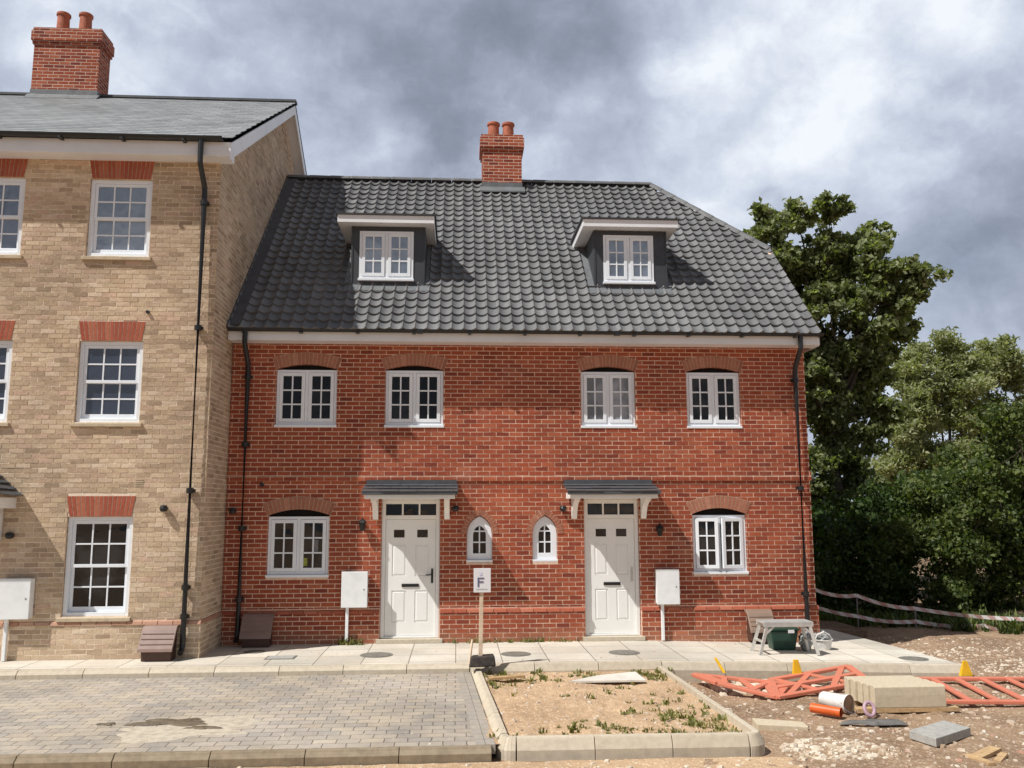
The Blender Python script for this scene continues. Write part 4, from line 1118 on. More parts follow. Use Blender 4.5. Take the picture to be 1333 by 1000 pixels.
# manhole covers
def cover(x, y, rx, ry, label, rect=False):
    t = thing('manhole_cover', label, 'manhole cover', (x, y, fz(x)), 'access covers set in the footpath')
    z = fz(x); mb = MB(); m2 = MB()
    if rect:
        mb.box(x - rx, x + rx, y - ry, y + ry, z - .02, z + .006); m2.box(x - rx + .03, x + rx - .03, y - ry + .03, y + ry - .03, z + .0, z + .010)
    else:
        for mm, k, h in ((mb, 1, .006), (m2, .86, .010)):
            pts = [(x + rx * k * math.cos(a * .1745), y + ry * k * math.sin(a * .1745)) for a in range(36)]; mm.sheet(pts, z - .02, z + h)
    build('frame', mb, M['manhole'], t); build('lid', m2, M['slab_grey'] if rect else M['manhole'], t)
cover(-1.21, 13.84, .25, .25, 'round dark cover in front of the left door')
cover(.92, 13.75, .23, .23, 'round dark cover right of the lettered sign post')
cover(2.60, 13.75, .24, .24, 'round dark cover in front of the right door')
cover(7.05, 13.45, .22, .2, 'round dark cover near the right end of the footpath')
cover(-2.63, 13.72, .22, .16, 'rectangular grey cover before the shaded gas box', True)
cover(-3.15, 14.3, .17, .17, 'small round cover in the shade by the corner downpipe')

# ================================================================== TREES AND PLANTS
def leaf_mesh(name, clumps, size, mat, parent, seed, shell=.55, flat=.0, aspect=.62):
    r = np.random.default_rng(seed); C = []
    for (x, y, z, rx, ry, rz, n) in clumps:
        d = r.normal(size=(n, 3)); d /= np.linalg.norm(d, axis=1)[:, None]
        rad = (shell + (1 - shell) * r.random(n)) * (1 + .22 * np.sin(d[:, 0] * 5 + x * 3) * np.cos(d[:, 2] * 4 + z * 2))
        rad = np.where(r.random(n) < .25, r.random(n), rad)
        C.append(np.array([x, y, z]) + d * rad[:, None] * np.array([rx, ry, rz]))
    C = np.concatenate(C); n = len(C)
    a = r.normal(size=(n, 3)); a[:, 2] *= (1 - flat); a /= np.linalg.norm(a, axis=1)[:, None]
    b = np.cross(a, r.normal(size=(n, 3))); b /= np.linalg.norm(b, axis=1)[:, None]
    s = size * (.55 + .9 * r.random(n))[:, None]
    nrm = np.cross(a, b)
    v0 = C - a * s * .5; v1 = C + b * s * aspect * .5 + nrm * s * .12; v2 = C + a * s * .5; v3 = C - b * s * aspect * .5 + nrm * s * .12
    V = np.stack([v0, v1, v2, v3], axis=1).reshape(-1, 3) - np.array(root_off(parent))
    me = bpy.data.meshes.new(name); me.vertices.add(4 * n); me.vertices.foreach_set('co', V.astype(np.float32).ravel())
    me.loops.add(4 * n); me.loops.foreach_set('vertex_index', np.arange(4 * n, dtype=np.int32))
    me.polygons.add(n); me.polygons.foreach_set('loop_start', np.arange(0, 4 * n, 4, dtype=np.int32))
    me.update(calc_edges=True); me.materials.append(mat)
    o = bpy.data.objects.new(name, me); COL.objects.link(o); o.parent = parent; return o

def trunk(mb, a, b, r0, r1, n=5, wob=.15, seed=0):
    a = Vector(a); b = Vector(b); rr = random.Random(seed); pts = []; rad = []
    for i in range(n + 1):
        t = i / n; p = a.lerp(b, t)
        if 0 < i < n: p += Vector((rr.uniform(-wob, wob), rr.uniform(-wob, wob), 0))
        pts.append(p); rad.append(r0 + (r1 - r0) * t)
    mb.tube(pts, rad, 8)

def tree(name, label, cat, base, clumps, leaf, mat, seed, tr=.25, dens=1, flat=0, group=None, sub=5, shell=.3, aspect=.62, spread=.55):
    """clumps: (x, y, z, r). each is broken into smaller sprays so the outline stays ragged"""
    t = thing(name, label, cat, base, group)
    rr = random.Random(seed); fine = []; mb = MB()
    top = max(clumps, key=lambda c: c[2]); fork = Vector(base).lerp(Vector(top[:3]), .45)
    fork.x = base[0] * .6 + fork.x * .4
    trunk(mb, base, fork, tr, tr * .6, 5, .1, seed)
    for i, (x, y, z, r) in enumerate(clumps):
        st = fork if z > fork.z else Vector(base).lerp(fork, max(.15, min(.95, (z - base[2]) / max(.1, fork.z - base[2]))))
        trunk(mb, st, (x, y, z), tr * .32, tr * .06, 5, .18, seed + i)
        for k in range(sub):
            d = Vector((rr.gauss(0, 1), rr.gauss(0, 1), rr.gauss(0, 1))).normalized() * r * rr.uniform(.3, .95)
            q = r * rr.uniform(.28, spread)
            c = Vector((x, y, z)) + d
            fine.append((c.x, c.y, c.z, q * 1.25, q * 1.2, q * .8, int(dens * 130 * (q / .4) ** 2)))
            trunk(mb, (x, y, z), c, tr * .07, tr * .025, 3, .06, seed + i * 7 + k)
    build('trunk', mb, M['bark'], t, smooth=True)
    leaf_mesh('crown', fine, leaf, M[mat], t, seed, shell=shell, flat=flat, aspect=aspect)
    return t
BT = [(9.682, 10.828, .84), (10.912, 11.34, .77), (11.89, 11.482, .66), (12.779, 10.151, 1.1), (13.4, 10.7, .6), (13.1, 9.6, .8), (14.1, 9.25, .75), (14.15, 8.4, .8), (13.4, 8.9, .8), (12.911, 8.463, 1.2), (13.3, 6.4, .9), (12.7, 7.0, .9), (11.301, 9.642, 1.22), (11.879, 7.265, 1.33), (13.568, 7.517, .88), (10.744, 8.199, .88), (11.297, 5.396, 1.11), (12.268, 5.864, 1.0), (10.959, 3.57, 1.11), (11.932, 4.251, .88), (10.744, 1.782, .88), (10.115, 9.865, .66), (14.553, 9.449, .31), (11.47, .459, 1.11), (9.9, 8.6, .8), (9.6, 6.8, .8), (10.2, 5.2, .85), (10.9, 6.5, .9), (12.7, 4.7, .8), (10.2, 3.6, .8), (12.5, 3.3, .9), (11.3, 2.6, .9), (13.2, 5.4, .6), (10.9, 10.3, .8), (11.9, 10.5, .8), (10.6, 9.3, .75), (12.3, 9.3, .7), (11.6, 8.5, .8)]
rr = random.Random(3)
tree('sycamore_tree', 'tall leafy tree with ragged crown rising behind the right end of the red house', 'tree', (11.2, 25.5, -.3), [(x - .55, 25 + rr.uniform(-.9, .9), z - .28, r * .93) for x, z, r in BT], .165, 'leaf_tree', 3, .24, 2.1, sub=18, shell=.1, spread=.42)
WL = [[(21.2, 6.2, 1.3), (22.5, 6.8, 1.5), (23.46, 9.1, 1.5), (22.3, 8.6, 1.1), (23.3, 4.4, 1.9), (21.5, 3.9, 1.6)], [(25.5, 10.0, 1.5), (24.5, 7.4, 1.9), (26.1, 8.1, 1.6), (25.0, 4.5, 2.1)], [(27.9, 10.1, 1.7), (27.4, 7.3, 2.1), (29.1, 9.2, 1.6), (30.3, 8.0, 2.0), (28.5, 4.6, 2.1), (31.0, 5.2, 2.0)]]
for i, (w, lab) in enumerate(zip(WL, ('pale feathery willow nearest the tall tree, seen beyond the dark bushes', 'middle pale feathery willow beyond the bushes', 'pale feathery willow at the right edge of the view beyond the bushes'))):
    tree('willow_tree', lab, 'tree', (w[0][0] * .5 + w[-1][0] * .5, 42 + i, -.3), [(x, 42 + i + rr.uniform(-1, 1), z, r) for x, z, r in w], .24, 'leaf_willow', 30 + i, .3, 1.15, group='pale willows beyond the hedge', sub=12, aspect=.4, spread=.5)
BU = [('bushy_shrub', 'large bright green bush at the right edge behind the barrier tape', 'leaf_bush', (13.6, 20.2), [(12.367, 2.92, 1.1), (13.157, 3.55, 1.0), (14.2, 3.2, 1.1), (13.2, 1.5, 1.2), (12.3, .9, 1.1), (14.2, 1.3, 1.2), (12.9, .2, .7), (14.3, .2, .8)], .115),
      ('bushy_shrub', 'mid green bush between the bright bush and the dark one, behind the tape', 'leaf_bush', (11.2, 20.0), [(11.4, 2.4, 1.0), (10.5, 1.6, .95), (11.3, 1.1, 1.0), (10.9, .2, .8), (11.7, .1, .7), (10.3, .4, .8), (12.0, 2.5, .7)], .11),
      ('bushy_shrub', 'dark low bush beside the house corner behind the tape', 'leaf_dark', (9.1, 20.2), [(9.2, 1.1, .85), (8.6, .6, .7), (9.8, .8, .8), (9.4, .1, .6), (8.5, .0, .5), (9.9, 2.2, .8)], .11)]
for i, (nm, lab, mt, b, cl, ls) in enumerate(BU):
    tree(nm, lab, 'shrub', (b[0], b[1], -.3), [(x, b[1] - .3 + rr.uniform(-.6, .6), z, r) for x, z, r in cl], ls, mt, 60 + i, .10, 2.0, group='bushes behind the barrier tape', sub=9, spread=.6)
DK = [('hazel_tree', 'dark dense tree filling the gap below the tall tree', 'leaf_dark', (12.0, 23.2), [(10.6, 1.5, .9), (11.4, 1.9, 1.0), (12.5, 1.9, 1.0), (11.2, 1.4, 1.3), (12.4, 1.6, 1.3), (13.4, 2.6, .9), (12.6, 2.6, .7), (10.2, .6, 1.0), (9.6, 1.6, .8)]),
      ('hazel_tree', 'dark dense tree standing between bright bush and pale willows', 'leaf_dark', (15.6, 24.0), [(14.9, 2.6, 1.0), (16.2, 2.7, 1.1), (17.3, 2.6, 1.1), (15.4, 2.6, 1.4), (17.0, 2.2, 1.4), (15.0, 1.2, 1.3), (17.0, .8, 1.3), (18.2, 2.8, 1.2)])]
for i, (nm, lab, mt, b, cl) in enumerate(DK):
    tree(nm, lab, 'tree', (b[0], b[1], -.3), [(x, b[1] + rr.uniform(-.6, .6), z, r) for x, z, r in cl], .18, mt, 80 + i, .14, 1.2, sub=9, spread=.6)

def tufts(name, spots, hmin, hmax, mat, label, cat, blades=9, w=.014, seed=4, origin=(0, 0, 0), dry=None):
    r = random.Random(seed); mb = MB()
    for (x, y, z, s) in spots:
        for k in range(blades):
            a = r.random() * 6.28; h = r.uniform(hmin, hmax) * s; lean = r.uniform(.2, 1.1) * h; ww = w * r.uniform(.7, 1.6) * s
            bx = x + r.uniform(-.04, .04) * s; by = y + r.uniform(-.04, .04) * s; ca, sa = math.cos(a), math.sin(a)
            mb.add([(bx - sa * ww, by + ca * ww, z), (bx + sa * ww, by - ca * ww, z), (bx + ca * lean * .5 + sa * ww * 1.1, by + sa * lean * .5 - ca * ww * 1.1, z + h * .7), (bx + ca * lean * .5 - sa * ww * 1.1, by + sa * lean * .5 + ca * ww * 1.1, z + h * .7), (bx + ca * lean, by + sa * lean, z + h)], [(0, 1, 2, 3), (3, 2, 4)])
    o = build(name, mb, M[mat], fixn=False); tag(o, label, cat, kind='stuff'); return o
sp = []
for _ in range(300):
    x = random.uniform(.45, 3.0); y = random.uniform(9.2, 12.85)
    wgt = .15 + .9 * (x > 2.0 and y < 10.4) + .5 * (y > 12.3) + .45 * (y < 9.8) + .4 * (x > 2.5)
    if random.random() < wgt:
        for q in range(random.randint(1, 4)): sp.append((x + random.gauss(0, .07), y + random.gauss(0, .07), bedz(x, y) - .01, random.uniform(.5, 1.3)))
tufts('weeds', sp, .02, .07, 'weed', 'small green weeds growing in the sandy planting bed', 'weeds', 9, .0075)
sp = [(random.uniform(-1.9, -1.5), 14.9 + random.uniform(-.05, .03), .0, random.uniform(.6, 1.3)) for _ in range(14)] + [(random.uniform(-.25, 2.1), 14.93 + random.uniform(-.04, .03), .0, random.uniform(.3, .9)) for _ in range(60)]
tufts('wall_foot_weeds', sp, .03, .13, 'weed', 'dry weeds along the foot of the red brick wall', 'weeds', 6, .008, 9)
sp = []
for _ in range(900):
    x = random.uniform(7.6, 16); yb = 19.2 - .55 * (x - 7.5); y = yb + random.uniform(-1.0, 1.2); sp.append((x, y, -.24, random.uniform(.5, 1.6)))
tufts('bank_grass', sp, .08, .24, 'leaf_bush', 'rough green growth along the foot of the bushes', 'undergrowth', 9, .011, 12)

# ================================================================== THINGS ON SITE
# sign post
t = thing('sign_post', 'white sheet lettered F on a wooden post in a black rubber block', 'sign', (.37, 12.78, 0))
mb = MB(); zb = 0.0
mb.hexa([(.18, 12.66, zb), (.57, 12.70, zb), (.56, 12.93, zb), (.19, 12.90, zb), (.21, 12.69, .13), (.55, 12.73, .15), (.54, 12.90, .155), (.23, 12.87, .14)])
build('base_block', mb, M['rubber'], t, bevel=.02)
mb = MB(); mb.hexa([(.320, 12.76, .10), (.378, 12.76, .10), (.378, 12.80, .10), (.320, 12.80, .10), (.342, 12.76, 1.33), (.396, 12.76, 1.33), (.396, 12.80, 1.33), (.342, 12.80, 1.33)])
build('post', mb, M['post_wood'], t, bevel=.004)
mb = MB(); mb.bar((.19, 12.80, .02), (.235, 12.84, .36), .03, .02); build('lath', mb, M['post_wood'], t)
mb = MB(); bx0, bx1, bz0, bz1 = .25, .495, 1.025, 1.365; mb.box(bx0, bx1, 12.738, 12.757, bz0, bz1); bd = build('sign_board', mb, M['paper'], t, bevel=.003)
mb = MB(); yy = 12.733; fx, fz0, fs = .305, 1.105, .130
mb.box(fx, fx + .022, yy, yy + .004, fz0, fz0 + fs); mb.box(fx + .0225, fx + .092, yy, yy + .004, fz0 + fs - .019, fz0 + fs); mb.box(fx + .0225, fx + .084, yy, yy + .004, fz0 + .058, fz0 + .079)
build('letter', mb, M['ink'], bd)
mb = MB(); mb.box(.285, .44, yy + .001, yy + .0038, 1.068, 1.082); build('text_line', mb, M['ink_pale'], bd)
mb = MB(); mb.box(.332, .372, yy + .001, yy + .0038, 1.265, 1.31); build('emblem', mb, M['ink_blue'], bd)

# aluminium work platform
px0, px1, py0, py1, pz = 4.78, 5.57, 13.62, 13.98, .435; g0 = fz(5.2)
t = thing('work_platform', 'folding aluminium work platform standing on the footpath', 'work platform', (5.17, 13.8, g0))
mb = MB(); mb.box(px0, px1, py0, py1, pz - .015, pz + .012)
for y in (py0, py1 - .03): mb.box(px0, px1, y, y + .03, pz - .06, pz - .016)
for k in range(9): mb.box(px0 + .01, px1 - .01, py0 + .02 + k * .037, py0 + .035 + k * .037, pz + .0125, pz + .018)
build('deck', mb, M['alu'], t, bevel=.004)
for s, xa, xb in ((0, px0 + .06, px0 - .09), (1, px1 - .06, px1 + .05)):
    for y, yo in ((py0 + .02, -.04), (py1 - .02, .04)):
        mb = MB(); mb.bar((xa, y, pz - .03), (xb, y + yo, g0 + .0), .026, .05); build('leg', mb, M['alu'], t)
    f = .55; xr = xa + (xb - xa) * f; zr = pz - .03 + (g0 - pz + .03) * f
    mb = MB(); mb.bar((xr, py0 - .002, zr), (xr, py1 + .002, zr), .05, .022); build('rung', mb, M['alu'], t)
    mb = MB(); mb.bar((xa + (.10 if s == 0 else -.10), py0 + .02, pz - .06), (xa + (xb - xa) * .35, py0 + .005, pz - .18), .012, .03); build('brace', mb, M['alu'], t)
g1 = fz(5.3)
t = thing('tool_crate', 'dark green plastic crate under the aluminium work platform', 'crate', (5.29, 14.25, g1))
mb = MB(); mb.hexa([(5.10, 14.12, g1), (5.46, 14.12, g1), (5.46, 14.36, g1), (5.10, 14.36, g1), (5.05, 14.09, g1 + .31), (5.51, 14.09, g1 + .31), (5.51, 14.39, g1 + .31), (5.05, 14.39, g1 + .31)])
build('body', mb, M['green_plastic'], t, bevel=.02)
mb = MB(); mb.box(5.035, 5.525, 14.075, 14.405, g1 + .312, g1 + .345); build('rim', mb, M['green_plastic'], t, bevel=.008)
mb = MB(); mb.box(5.33, 5.43, 14.064, 14.074, g1 + .275, g1 + .325); build('tag', mb, M['paper'], t)
def lumpy(name, c, r, mat, seed, parent=None, amp=.25, n=(14, 20)):
    mb = MB(); vs = []; fs = []
    for i in range(n[0] + 1):
        a = math.pi * i / n[0]
        for k in range(n[1]):
            b = 2 * math.pi * k / n[1]; d = Vector((math.sin(a) * math.cos(b), math.sin(a) * math.sin(b), math.cos(a)))
            q = 1 + amp * mn.noise(d * 2.2 + Vector((seed, 0, 0))) + amp * .5 * mn.noise(d * 6 + Vector((seed, 2, 0)))
            vs.append((c[0] + d.x * r[0] * q, c[1] + d.y * r[1] * q, max(c[2] - r[2] * .96, c[2] + d.z * r[2] * q)))
    for i in range(n[0]):
        for k in range(n[1]): k2 = (k + 1) % n[1]; fs.append((i * n[1] + k, i * n[1] + k2, (i + 1) * n[1] + k2, (i + 1) * n[1] + k))
    mb.add(vs, fs); return build(name, mb, M[mat], parent, smooth=True, origin=(c[0], c[1], c[2] - r[2]))
tag(lumpy('plastic_bag', (5.63, 14.12, fz(5.6) + .14), (.10, .13, .145), 'clear_bag', 3, amp=.45), 'grey see-through plastic bag beside the green crate', 'bag')
g2 = fz(5.97)
t = thing('washing_up_bowl', 'white tub piled with bags beside the work platform', 'tub', (5.97, 14.3, g2))
mb = MB(); mb.lathe((5.97, 14.3, g2), [(0, 0.0), (.135, 0), (.165, .15), (.18, .152), (.18, .165), (.155, .165), (.14, .10), (0, .10)], 24, cap=False); build('tub', mb, M['white_plastic'], t)
bagm = lumpy('contents', (5.97, 14.3, g2 + .17), (.13, .12, .09), 'clear_bag', 8, t, .6)
mb = MB(); mb.tube([(5.82, 14.22, g2 + .15), (5.86, 14.2, g2 + .24), (5.96, 14.18, g2 + .29), (6.06, 14.2, g2 + .24), (6.11, 14.22, g2 + .15)], .012, 8); build('handle', mb, M['white_plastic'], t)

# orange barrier panels lying flat
def lerp2(c, u, v): a, b, d, e = [Vector(q) for q in c]; return a.lerp(b, u).lerp(e.lerp(d, u), v)
def barrier(label, c, slats, clip=None, mid=()):
    ctr = sum((Vector(q) for q in c), Vector()) / 4
    t = thing('safety_barrier', label, 'safety barrier', (ctr.x, ctr.y, -.28), 'orange plastic barrier panels lying on the dirt')
    mb = MB(); w = .10
    for (u0, v0, u1, v1) in ((0, 0, 1, 0), (0, 1, 1, 1)) + tuple((0, m, 1, m) for m in mid):
        for k in range(3): mb.bar(lerp2(c, u0 + (u1 - u0) * k / 3, v0), lerp2(c, u0 + (u1 - u0) * (k + 1) / 3 + .01, v0), w, .045)
    for u in (0, 1): mb.bar(lerp2(c, u, 0), lerp2(c, u, 1), w, .05)
    build('frame', mb, M['orange_plastic'], t, bevel=.008)
    mb = MB()
    for (u0, v0, u1, v1) in slats: mb.bar(lerp2(c, u0, v0), lerp2(c, u1, v1), .085, .032)
    build('lattice', mb, M['orange_plastic'], t, bevel=.006)
    if clip:
        a, b, w0, w1 = clip; a = Vector(a); b = Vector(b)
        mb = MB(); mb.hexa([a + Vector((-w0, -.03, 0)), a + Vector((w0, -.03, 0)), a + Vector((w0, .03, 0)), a + Vector((-w0, .03, 0)), b + Vector((-w1, -.015, 0)), b + Vector((w1, -.015, 0)), b + Vector((w1, .015, 0)), b + Vector((-w1, .015, 0))])
        build('clip', mb, M['yellow_plastic'], t, bevel=.006)
barrier('twisted orange barrier panel propped up beside the planter kerb', [(3.40, 12.66, -.14), (4.62, 12.30, -.22), (4.22, 11.62, -.25), (3.55, 12.02, -.14)], [(.12, 0, .32, 1), (.32, 0, .12, 1), (.5, 0, .7, 1), (.8, 0, .55, 1), (.75, 0, .95, 1)], ((3.80, 12.56, -.10), (3.71, 12.66, .09), .022, .02))
barrier('middle orange barrier panel bent upward towards the kerb stack', [(4.45, 12.50, -.20), (5.68, 12.72, -.07), (5.66, 12.05, -.15), (4.20, 11.58, -.24)], [(.05, 0, .45, 1), (.5, 0, .12, 1), (.45, 0, .85, 1), (.92, 0, .6, 1)], ((4.88, 12.60, -.18), (4.87, 12.62, .055), .075, .035), mid=(.5,))
barrier('orange barrier panel with square gaps behind the kerb stack, cut by the right edge', [(6.35, 12.62, -.235), (8.35, 12.42, -.225), (8.1, 11.0, -.245), (6.05, 11.15, -.235)], [(.1, 0, .1, 1), (.25, 0, .25, 1), (.42, 0, .42, 1), (.60, 0, .60, 1), (.78, 0, .78, 1)], ((7.42, 12.68, -.22), (7.43, 12.70, -.01), .095, .03))

# kerb stones stacked on timber
for i in range(5):
    y0 = 10.72 + i * .128; dx = random.uniform(-.02, .02)
    mb = MB(); z0 = -.205
    pr = [(y0, z0), (y0 + .122, z0), (y0 + .122, .055), (y0 + .03, .055), (y0 + .006, .035), (y0, -.06)]; n = len(pr)
    xa, xb = 5.09 + dx - i * .02, 5.99 + dx - i * .02
    mb.add([(xa, y, z) for y, z in pr] + [(xb, y, z) for y, z in pr], [tuple(range(n)), tuple(range(n, 2 * n))] + [(a, (a + 1) % n, n + (a + 1) % n, n + a) for a in range(n)])
    o = build('kerb_stone', mb, M['kerb_new'], bevel=.006, origin=(5.5, y0 + .06, z0))
    tag(o, ['front kerb stone of the stacked row on the timber', 'second kerb stone from the front of the stacked row', 'middle kerb stone of the stacked row of five', 'second kerb stone from the back of the stacked row', 'rearmost kerb stone of the stacked row by the barrier'][i], 'kerb stone', 'kerb stones stacked on timber')
for i, (x0, x1, y, lab) in enumerate(((4.88, 6.16, 10.78, 'front timber bearer under the stacked kerb stones'), (5.0, 6.05, 11.22, 'rear timber bearer under the stacked kerb stones'))):
    mb = MB(); mb.box(x0, x1, y - .06, y + .06, -.262, -.208); tag(build('timber_bearer', mb, M['wood'], bevel=.004, origin=(x0, y, -.262)), lab, 'timber', 'timber bearers under the kerb stones')
# bucket, pipe, ring, mat
t = thing('bucket', 'white bucket lying on its side beside the kerb stones', 'bucket', (4.72, 10.85, -.28))
A = Vector((4.60, 11.10, -.155)); B = Vector((4.80, 10.78, -.165))
mb = MB(); d = (B - A).normalized(); mb.tube([A, A + d * .02, B - d * .03, B - d * .028, B], [.075, .086, .102, .112, .112], 24, caps=False); 
mb.tube([A + d * .004, A + d * .006], [.075, .001], 24, caps=False)
build('body', mb, M['white_plastic'], t)
mb = MB(); mb.tube([B - d * .012, B - d * .010], [.104, .001], 24, caps=False); build('inside', mb, M['bucket_inside'], t)
mb = MB(); mb.tube([B + Vector((-.105, -.02, .02)), B + Vector((-.07, -.08, -.06)), B + Vector((.02, -.09, -.10)), B + Vector((.09, -.02, -.06))], .006, 6); build('handle', mb, M['sheet_grey'], t)
t = thing('drain_pipe', 'short orange drain pipe lying in front of the white bucket', 'pipe', (4.45, 10.62, -.28))
a = Vector((4.36, 10.86, -.215)); b = Vector((4.62, 10.60, -.22)); d = (b - a).normalized()
mb = MB(); mb.tube([a, b], .056, 20, caps=False); mb.tube([b - d * .001, b - d * .3], [.056, .049], 20, caps=False); build('pipe', mb, M['pipe_orange'], t, smooth=True)
mb = MB(); mb.tube([b - d * .03, b - d * .029], [.051, .001], 20, caps=False); build('bore_shade', mb, M['dark_void'], t)  # black disc paints the shade inside the pipe
mb = MB()
pts = [(4.98 + .06 * math.cos(k * .349), 10.62 + .03 * math.sin(k * .349), -.19 + .072 * math.sin(k * .349)) for k in range(19)]
mb.tube(pts, .023, 10, caps=False); tag(build('plastic_ring', mb, M['pink_plastic'], smooth=True, origin=(4.97, 10.62, -.28)), 'pinkish plastic ring between the bucket and the kerb stones', 'plastic ring')
blob('plastic_sheet', 4.86, 10.28, .34, .10, -.275, 'grey_mat', 'crumpled grey plastic sheet on the dirt before the bucket', 'plastic sheet', 6, .03, rough=.7)
# paving slab
T = [(4.93, 9.60), (5.55, 10.0), (5.66, 9.66), (5.03, 9.24)]
mb = MB(); mb.sheet([T[3], T[2], T[1], T[0]], -.275, -.185); tag(build('concrete_slab', mb, M['slab_grey'], bevel=.006, origin=(5.3, 9.62, -.275)), 'pale grey concrete block lying tilted on the dirt before the kerb stack', 'concrete block')
mb = MB(); mb.hexa([(3.42, 10.10, -.34), (3.98, 10.02, -.34), (4.0, 10.22, -.34), (3.44, 10.34, -.34), (3.42, 10.10, -.215), (3.98, 10.02, -.235), (4.0, 10.22, -.225), (3.44, 10.34, -.20)])
tag(build('sunken_kerb_stone', mb, M['kerb_new'], bevel=.008, origin=(3.7, 10.15, -.3)), 'old kerb stone half buried in dirt right of the planter corner', 'kerb stone')
for i, (p, q, w, h, lab) in enumerate((((5.14, 8.72, -.24), (5.50, 8.96, -.22), .12, .035, 'pale wood offcut lying along the bottom right dirt'), ((5.12, 8.86, -.25), (5.17, 8.50, -.24), .09, .03, 'left crosswise wood offcut at the bottom right'), ((5.28, 8.60, -.25), (5.50, 8.82, -.235), .07, .03, 'short brown wood offcut nearest the bottom right corner'))):
    mb = MB(); mb.bar(p, q, w, h); tag(build('wood_offcut', mb, M['wood'], bevel=.003, origin=p), lab, 'wood offcut', 'wood offcuts at the bottom right')
mb = MB(); mb.add([(1.52, 12.05, -.085), (2.56, 12.00, -.075), (2.50, 12.42, -.04), (1.95, 12.30, -.06), (1.52, 12.05, -.11), (2.56, 12.00, -.10), (2.50, 12.42, -.065), (1.95, 12.30, -.085)], [(0, 1, 2, 3), (4, 7, 6, 5), (0, 4, 5, 1), (1, 5, 6, 2), (2, 6, 7, 3), (3, 7, 4, 0)])
tag(build('loose_board', mb, M['board_white'], origin=(2.1, 12.2, -.12)), 'pale wedge-shaped board lying on the planting bed', 'board')
mb = MB(); mb.bar((.46, 12.33, -.09), (.95, 12.42, -.075), .10, .03); tag(build('wood_strip', mb, M['wood'], origin=(.7, 12.38, -.1)), 'sand-coloured wood strip on the bed near the sign base', 'wood strip')

# barrier tape on posts
def tape(label, pts, sag, w=.075):
    mb = MB(); n = 10
    for i in range(len(pts) - 1):
        a = Vector(pts[i]); b = Vector(pts[i + 1]); L = (b - a).length
        for k in range(n):
            def P(t): return a.lerp(b, t) + Vector((0, 0, -sag * 4 * t * (1 - t)))
            p, q = P(k / n), P((k + 1) / n); tw = .35 * math.sin(k * .9 + i)
            up = Vector((0, tw, 1)).normalized() * w / 2
            mb.quad(p - up, q - up, q + up, p + up)
    o = build('barrier_tape', mb, M['tape'], fixn=False, origin=pts[0]); tag(o, label, 'barrier tape', 'red and white tapes along the bushes')
def tz(px, s): return px
posts = [(7.25, 17.6), (9.15, 17.25), (11.9, 16.75), (14.5, 16.3)]
up = [.56, .30, .05, -.02]; lo = [.28, -.02, -.28, -.3]
tops = [.60, .34, .30, .30]
tape('upper red and white barrier tape strung before the bushes', [(7.25, 17.6, .57), (8.05, 17.42, .46), (9.15, 17.25, .21), (11.6, 16.8, .03), (14.5, 16.3, .0)], .06)
tape('lower red and white barrier tape strung before the bushes', [(6.9, 17.62, .36), (8.05, 17.42, .05), (9.15, 17.25, -.04), (10.4, 17.0, -.10), (11.6, 16.8, -.36)], .05)
for i, (x, y, zt, lab) in enumerate(((7.25, 17.62, .62, 'thin grey stake nearest the house corner holding the tapes'), (8.05, 17.44, .50, 'second thin grey stake holding the tapes'), (9.15, 17.27, .25, 'third thin grey stake holding the tapes'))):
    mb = MB(); mb.tube([(x, y, -.45), (x, y, zt)], .016, 8); tag(build('tape_stake', mb, M['sheet_grey'], origin=(x, y, -.3)), lab, 'stake', 'stakes holding the barrier tapes')

# ================================================================== CAMERA, LIGHT, SKY
cam = bpy.data.cameras.new('camera'); co = bpy.data.objects.new('camera', cam); COL.objects.link(co); SC.camera = co
cam.sensor_width = 36; cam.lens = 36 * 1130 / 1333; cam.clip_end = 2000; cam.clip_start = .1
pi_, ya, ro = R(8.13), R(3.635), R(-.178)
right = Vector((math.cos(ya), -math.sin(ya), 0)); fw = Vector((math.sin(ya) * math.cos(pi_), math.cos(ya) * math.cos(pi_), math.sin(pi_))); upv = right.cross(fw)
r2 = right * math.cos(ro) + upv * math.sin(ro); u2 = upv * math.cos(ro) - right * math.sin(ro)
co.matrix_world = Matrix(((r2.x, u2.x, -fw.x, 0), (r2.y, u2.y, -fw.y, 0), (r2.z, u2.z, -fw.z, 2.222), (0, 0, 0, 1)))
to_sun = Vector((-1.85, -1.0, 2.8)).normalized()
sun = bpy.data.lights.new('sun', 'SUN'); sun.energy = 5.0; sun.angle = R(.53); sun.color = (1.0, .97, .915)
so = bpy.data.objects.new('sun', sun); COL.objects.link(so); so.rotation_euler = to_sun.to_track_quat('Z', 'Y').to_euler(); so.location = (-10, -10, 30)

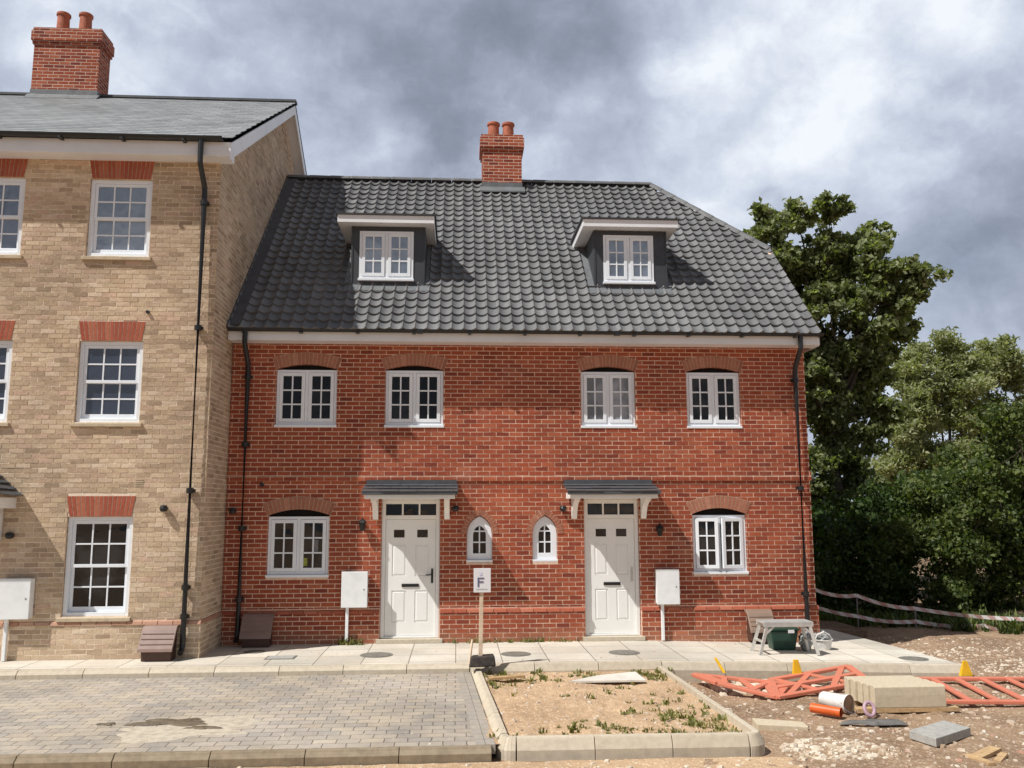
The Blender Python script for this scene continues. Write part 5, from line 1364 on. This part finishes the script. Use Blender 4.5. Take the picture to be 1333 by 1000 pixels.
w = bpy.data.worlds.new('World'); SC.world = w; w.use_nodes = True
t = NT.__new__(NT); t.t = w.node_tree; t.n = t.t.nodes; t.l = t.t.links
bg = t.n['Background']
sky = t.n.new('ShaderNodeTexSky'); sky.sky_type = 'NISHITA'; sky.sun_disc = False
sky.sun_elevation = math.asin(to_sun.z); sky.sun_rotation = math.atan2(to_sun.x, to_sun.y)
gen = t.n.new('ShaderNodeTexCoord').outputs['Generated']
x, y, z = t.sep(gen)
def cloudvec(sx, sz, off):
    mp = t.n.new('ShaderNodeMapping'); mp.inputs['Scale'].default_value = (sx, sx, sz); mp.inputs['Location'].default_value = off; t.l.new(gen, mp.inputs[0]); return mp.outputs[0]
def warp(vec, amt, sc):
    nz = t.n.new('ShaderNodeTexNoise'); nz.inputs['Scale'].default_value = sc; nz.inputs['Detail'].default_value = 7; nz.inputs['Roughness'].default_value = .6; t.l.new(vec, nz.inputs[0])
    sb = t.n.new('ShaderNodeVectorMath'); sb.operation = 'SUBTRACT'; t.l.new(nz.outputs['Color'], sb.inputs[0]); sb.inputs[1].default_value = (.5, .5, .5)
    sc_ = t.n.new('ShaderNodeVectorMath'); sc_.operation = 'SCALE'; t.l.new(sb.outputs[0], sc_.inputs[0]); sc_.inputs[3].default_value = amt
    ad = t.n.new('ShaderNodeVectorMath'); t.l.new(vec, ad.inputs[0]); t.l.new(sc_.outputs[0], ad.inputs[1]); return ad.outputs[0]
def puffs(sc, off, amt, wsc):
    vb = t.n.new('ShaderNodeTexVoronoi'); vb.feature = 'SMOOTH_F1'; vb.inputs['Smoothness'].default_value = .35; vb.inputs['Scale'].default_value = sc
    t.l.new(warp(cloudvec(1, 1.35, off), amt, wsc), vb.inputs['Vector']); return t.math('SUBTRACT', .5, vb.outputs[0])
n1 = t.noise(cloudvec(1, 1.25, (3.3, .2, 1.7)), 2.4, 4, .5)
n2 = t.noise(warp(cloudvec(1, 1.2, (7.1, 2.2, .3)), .12, 8), 6.0, 10, .60)
puff = t.math('ADD', t.math('MULTIPLY', puffs(5.0, (1, 2, 3), .22, 6), .65), t.math('MULTIPLY', puffs(13.0, (4, 1, 7), .10, 14), .35))
def lobe(px, py, pow_):
    d = (r2 * (px - 666.5) / 1130 - u2 * (py - 500) / 1130 + fw).normalized()
    dt = t.n.new('ShaderNodeVectorMath'); dt.operation = 'DOT_PRODUCT'; t.l.new(gen, dt.inputs[0]); dt.inputs[1].default_value = d
    return t.math('POWER', t.math('MAXIMUM', dt.outputs['Value'], 0.0), pow_)
v = t.math('ADD', t.math('ADD', t.math('MULTIPLY', n1, .50), t.math('MULTIPLY', n2, .50)), t.math('ADD', t.math('MULTIPLY', puff, .30), .08))
v = t.math('SUBTRACT', v, t.math('MULTIPLY', lobe(600, 125, 60), .115))
v = t.math('SUBTRACT', v, t.math('MULTIPLY', lobe(1290, 265, 300), .035))
v = t.math('SUBTRACT', v, t.math('MULTIPLY', lobe(1290, 390, 260), .03))
v = t.math('ADD', v, t.math('MULTIPLY', lobe(40, 70, 160), .10))
v = t.math('ADD', v, t.math('MULTIPLY', lobe(1200, 110, 60), .11))
v = t.math('ADD', v, t.math('MULTIPLY', lobe(520, 220, 300), .08))
v = t.math('ADD', v, t.math('MULTIPLY', lobe(1180, 470, 500), .10))
cl = t.ramp(v, [(.32, (2.15, 2.45, 3.15)), (.42, (2.9, 3.3, 4.15)), (.50, (3.85, 4.35, 5.4)), (.58, (5.1, 5.7, 6.9)), (.66, (6.9, 7.5, 8.6)), (.75, (9.3, 9.7, 10.3))])
mask = t.ss(t.math('ADD', n1, t.math('MULTIPLY', n2, .3)), .34, .52, .78, .96)
col = t.mix(1.0, t.mix(mask, sky.outputs[0], cl), t.math('MULTIPLY', t.ss(y, -.35, .35, t.math('ADD', .34, t.math('MULTIPLY', t.math('MULTIPLY', t.ss(z, .16, .26), t.ss(z, .42, .6, 1.0, 0.0)), .55)), 1.0), t.ss(z, .55, .95, 1.0, .5)), 'MULTIPLY')  # unseen sky behind and overhead dimmed for facade shadows; band brightened for window reflections
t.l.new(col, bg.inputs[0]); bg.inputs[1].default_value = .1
SC.view_settings.view_transform = 'Standard'; SC.view_settings.look = 'None'; SC.view_settings.exposure = 0; SC.view_settings.gamma = 1
SC.render.engine = 'CYCLES'
try: SC.cycles.max_bounces = 6; SC.cycles.use_denoising = True
except Exception: pass
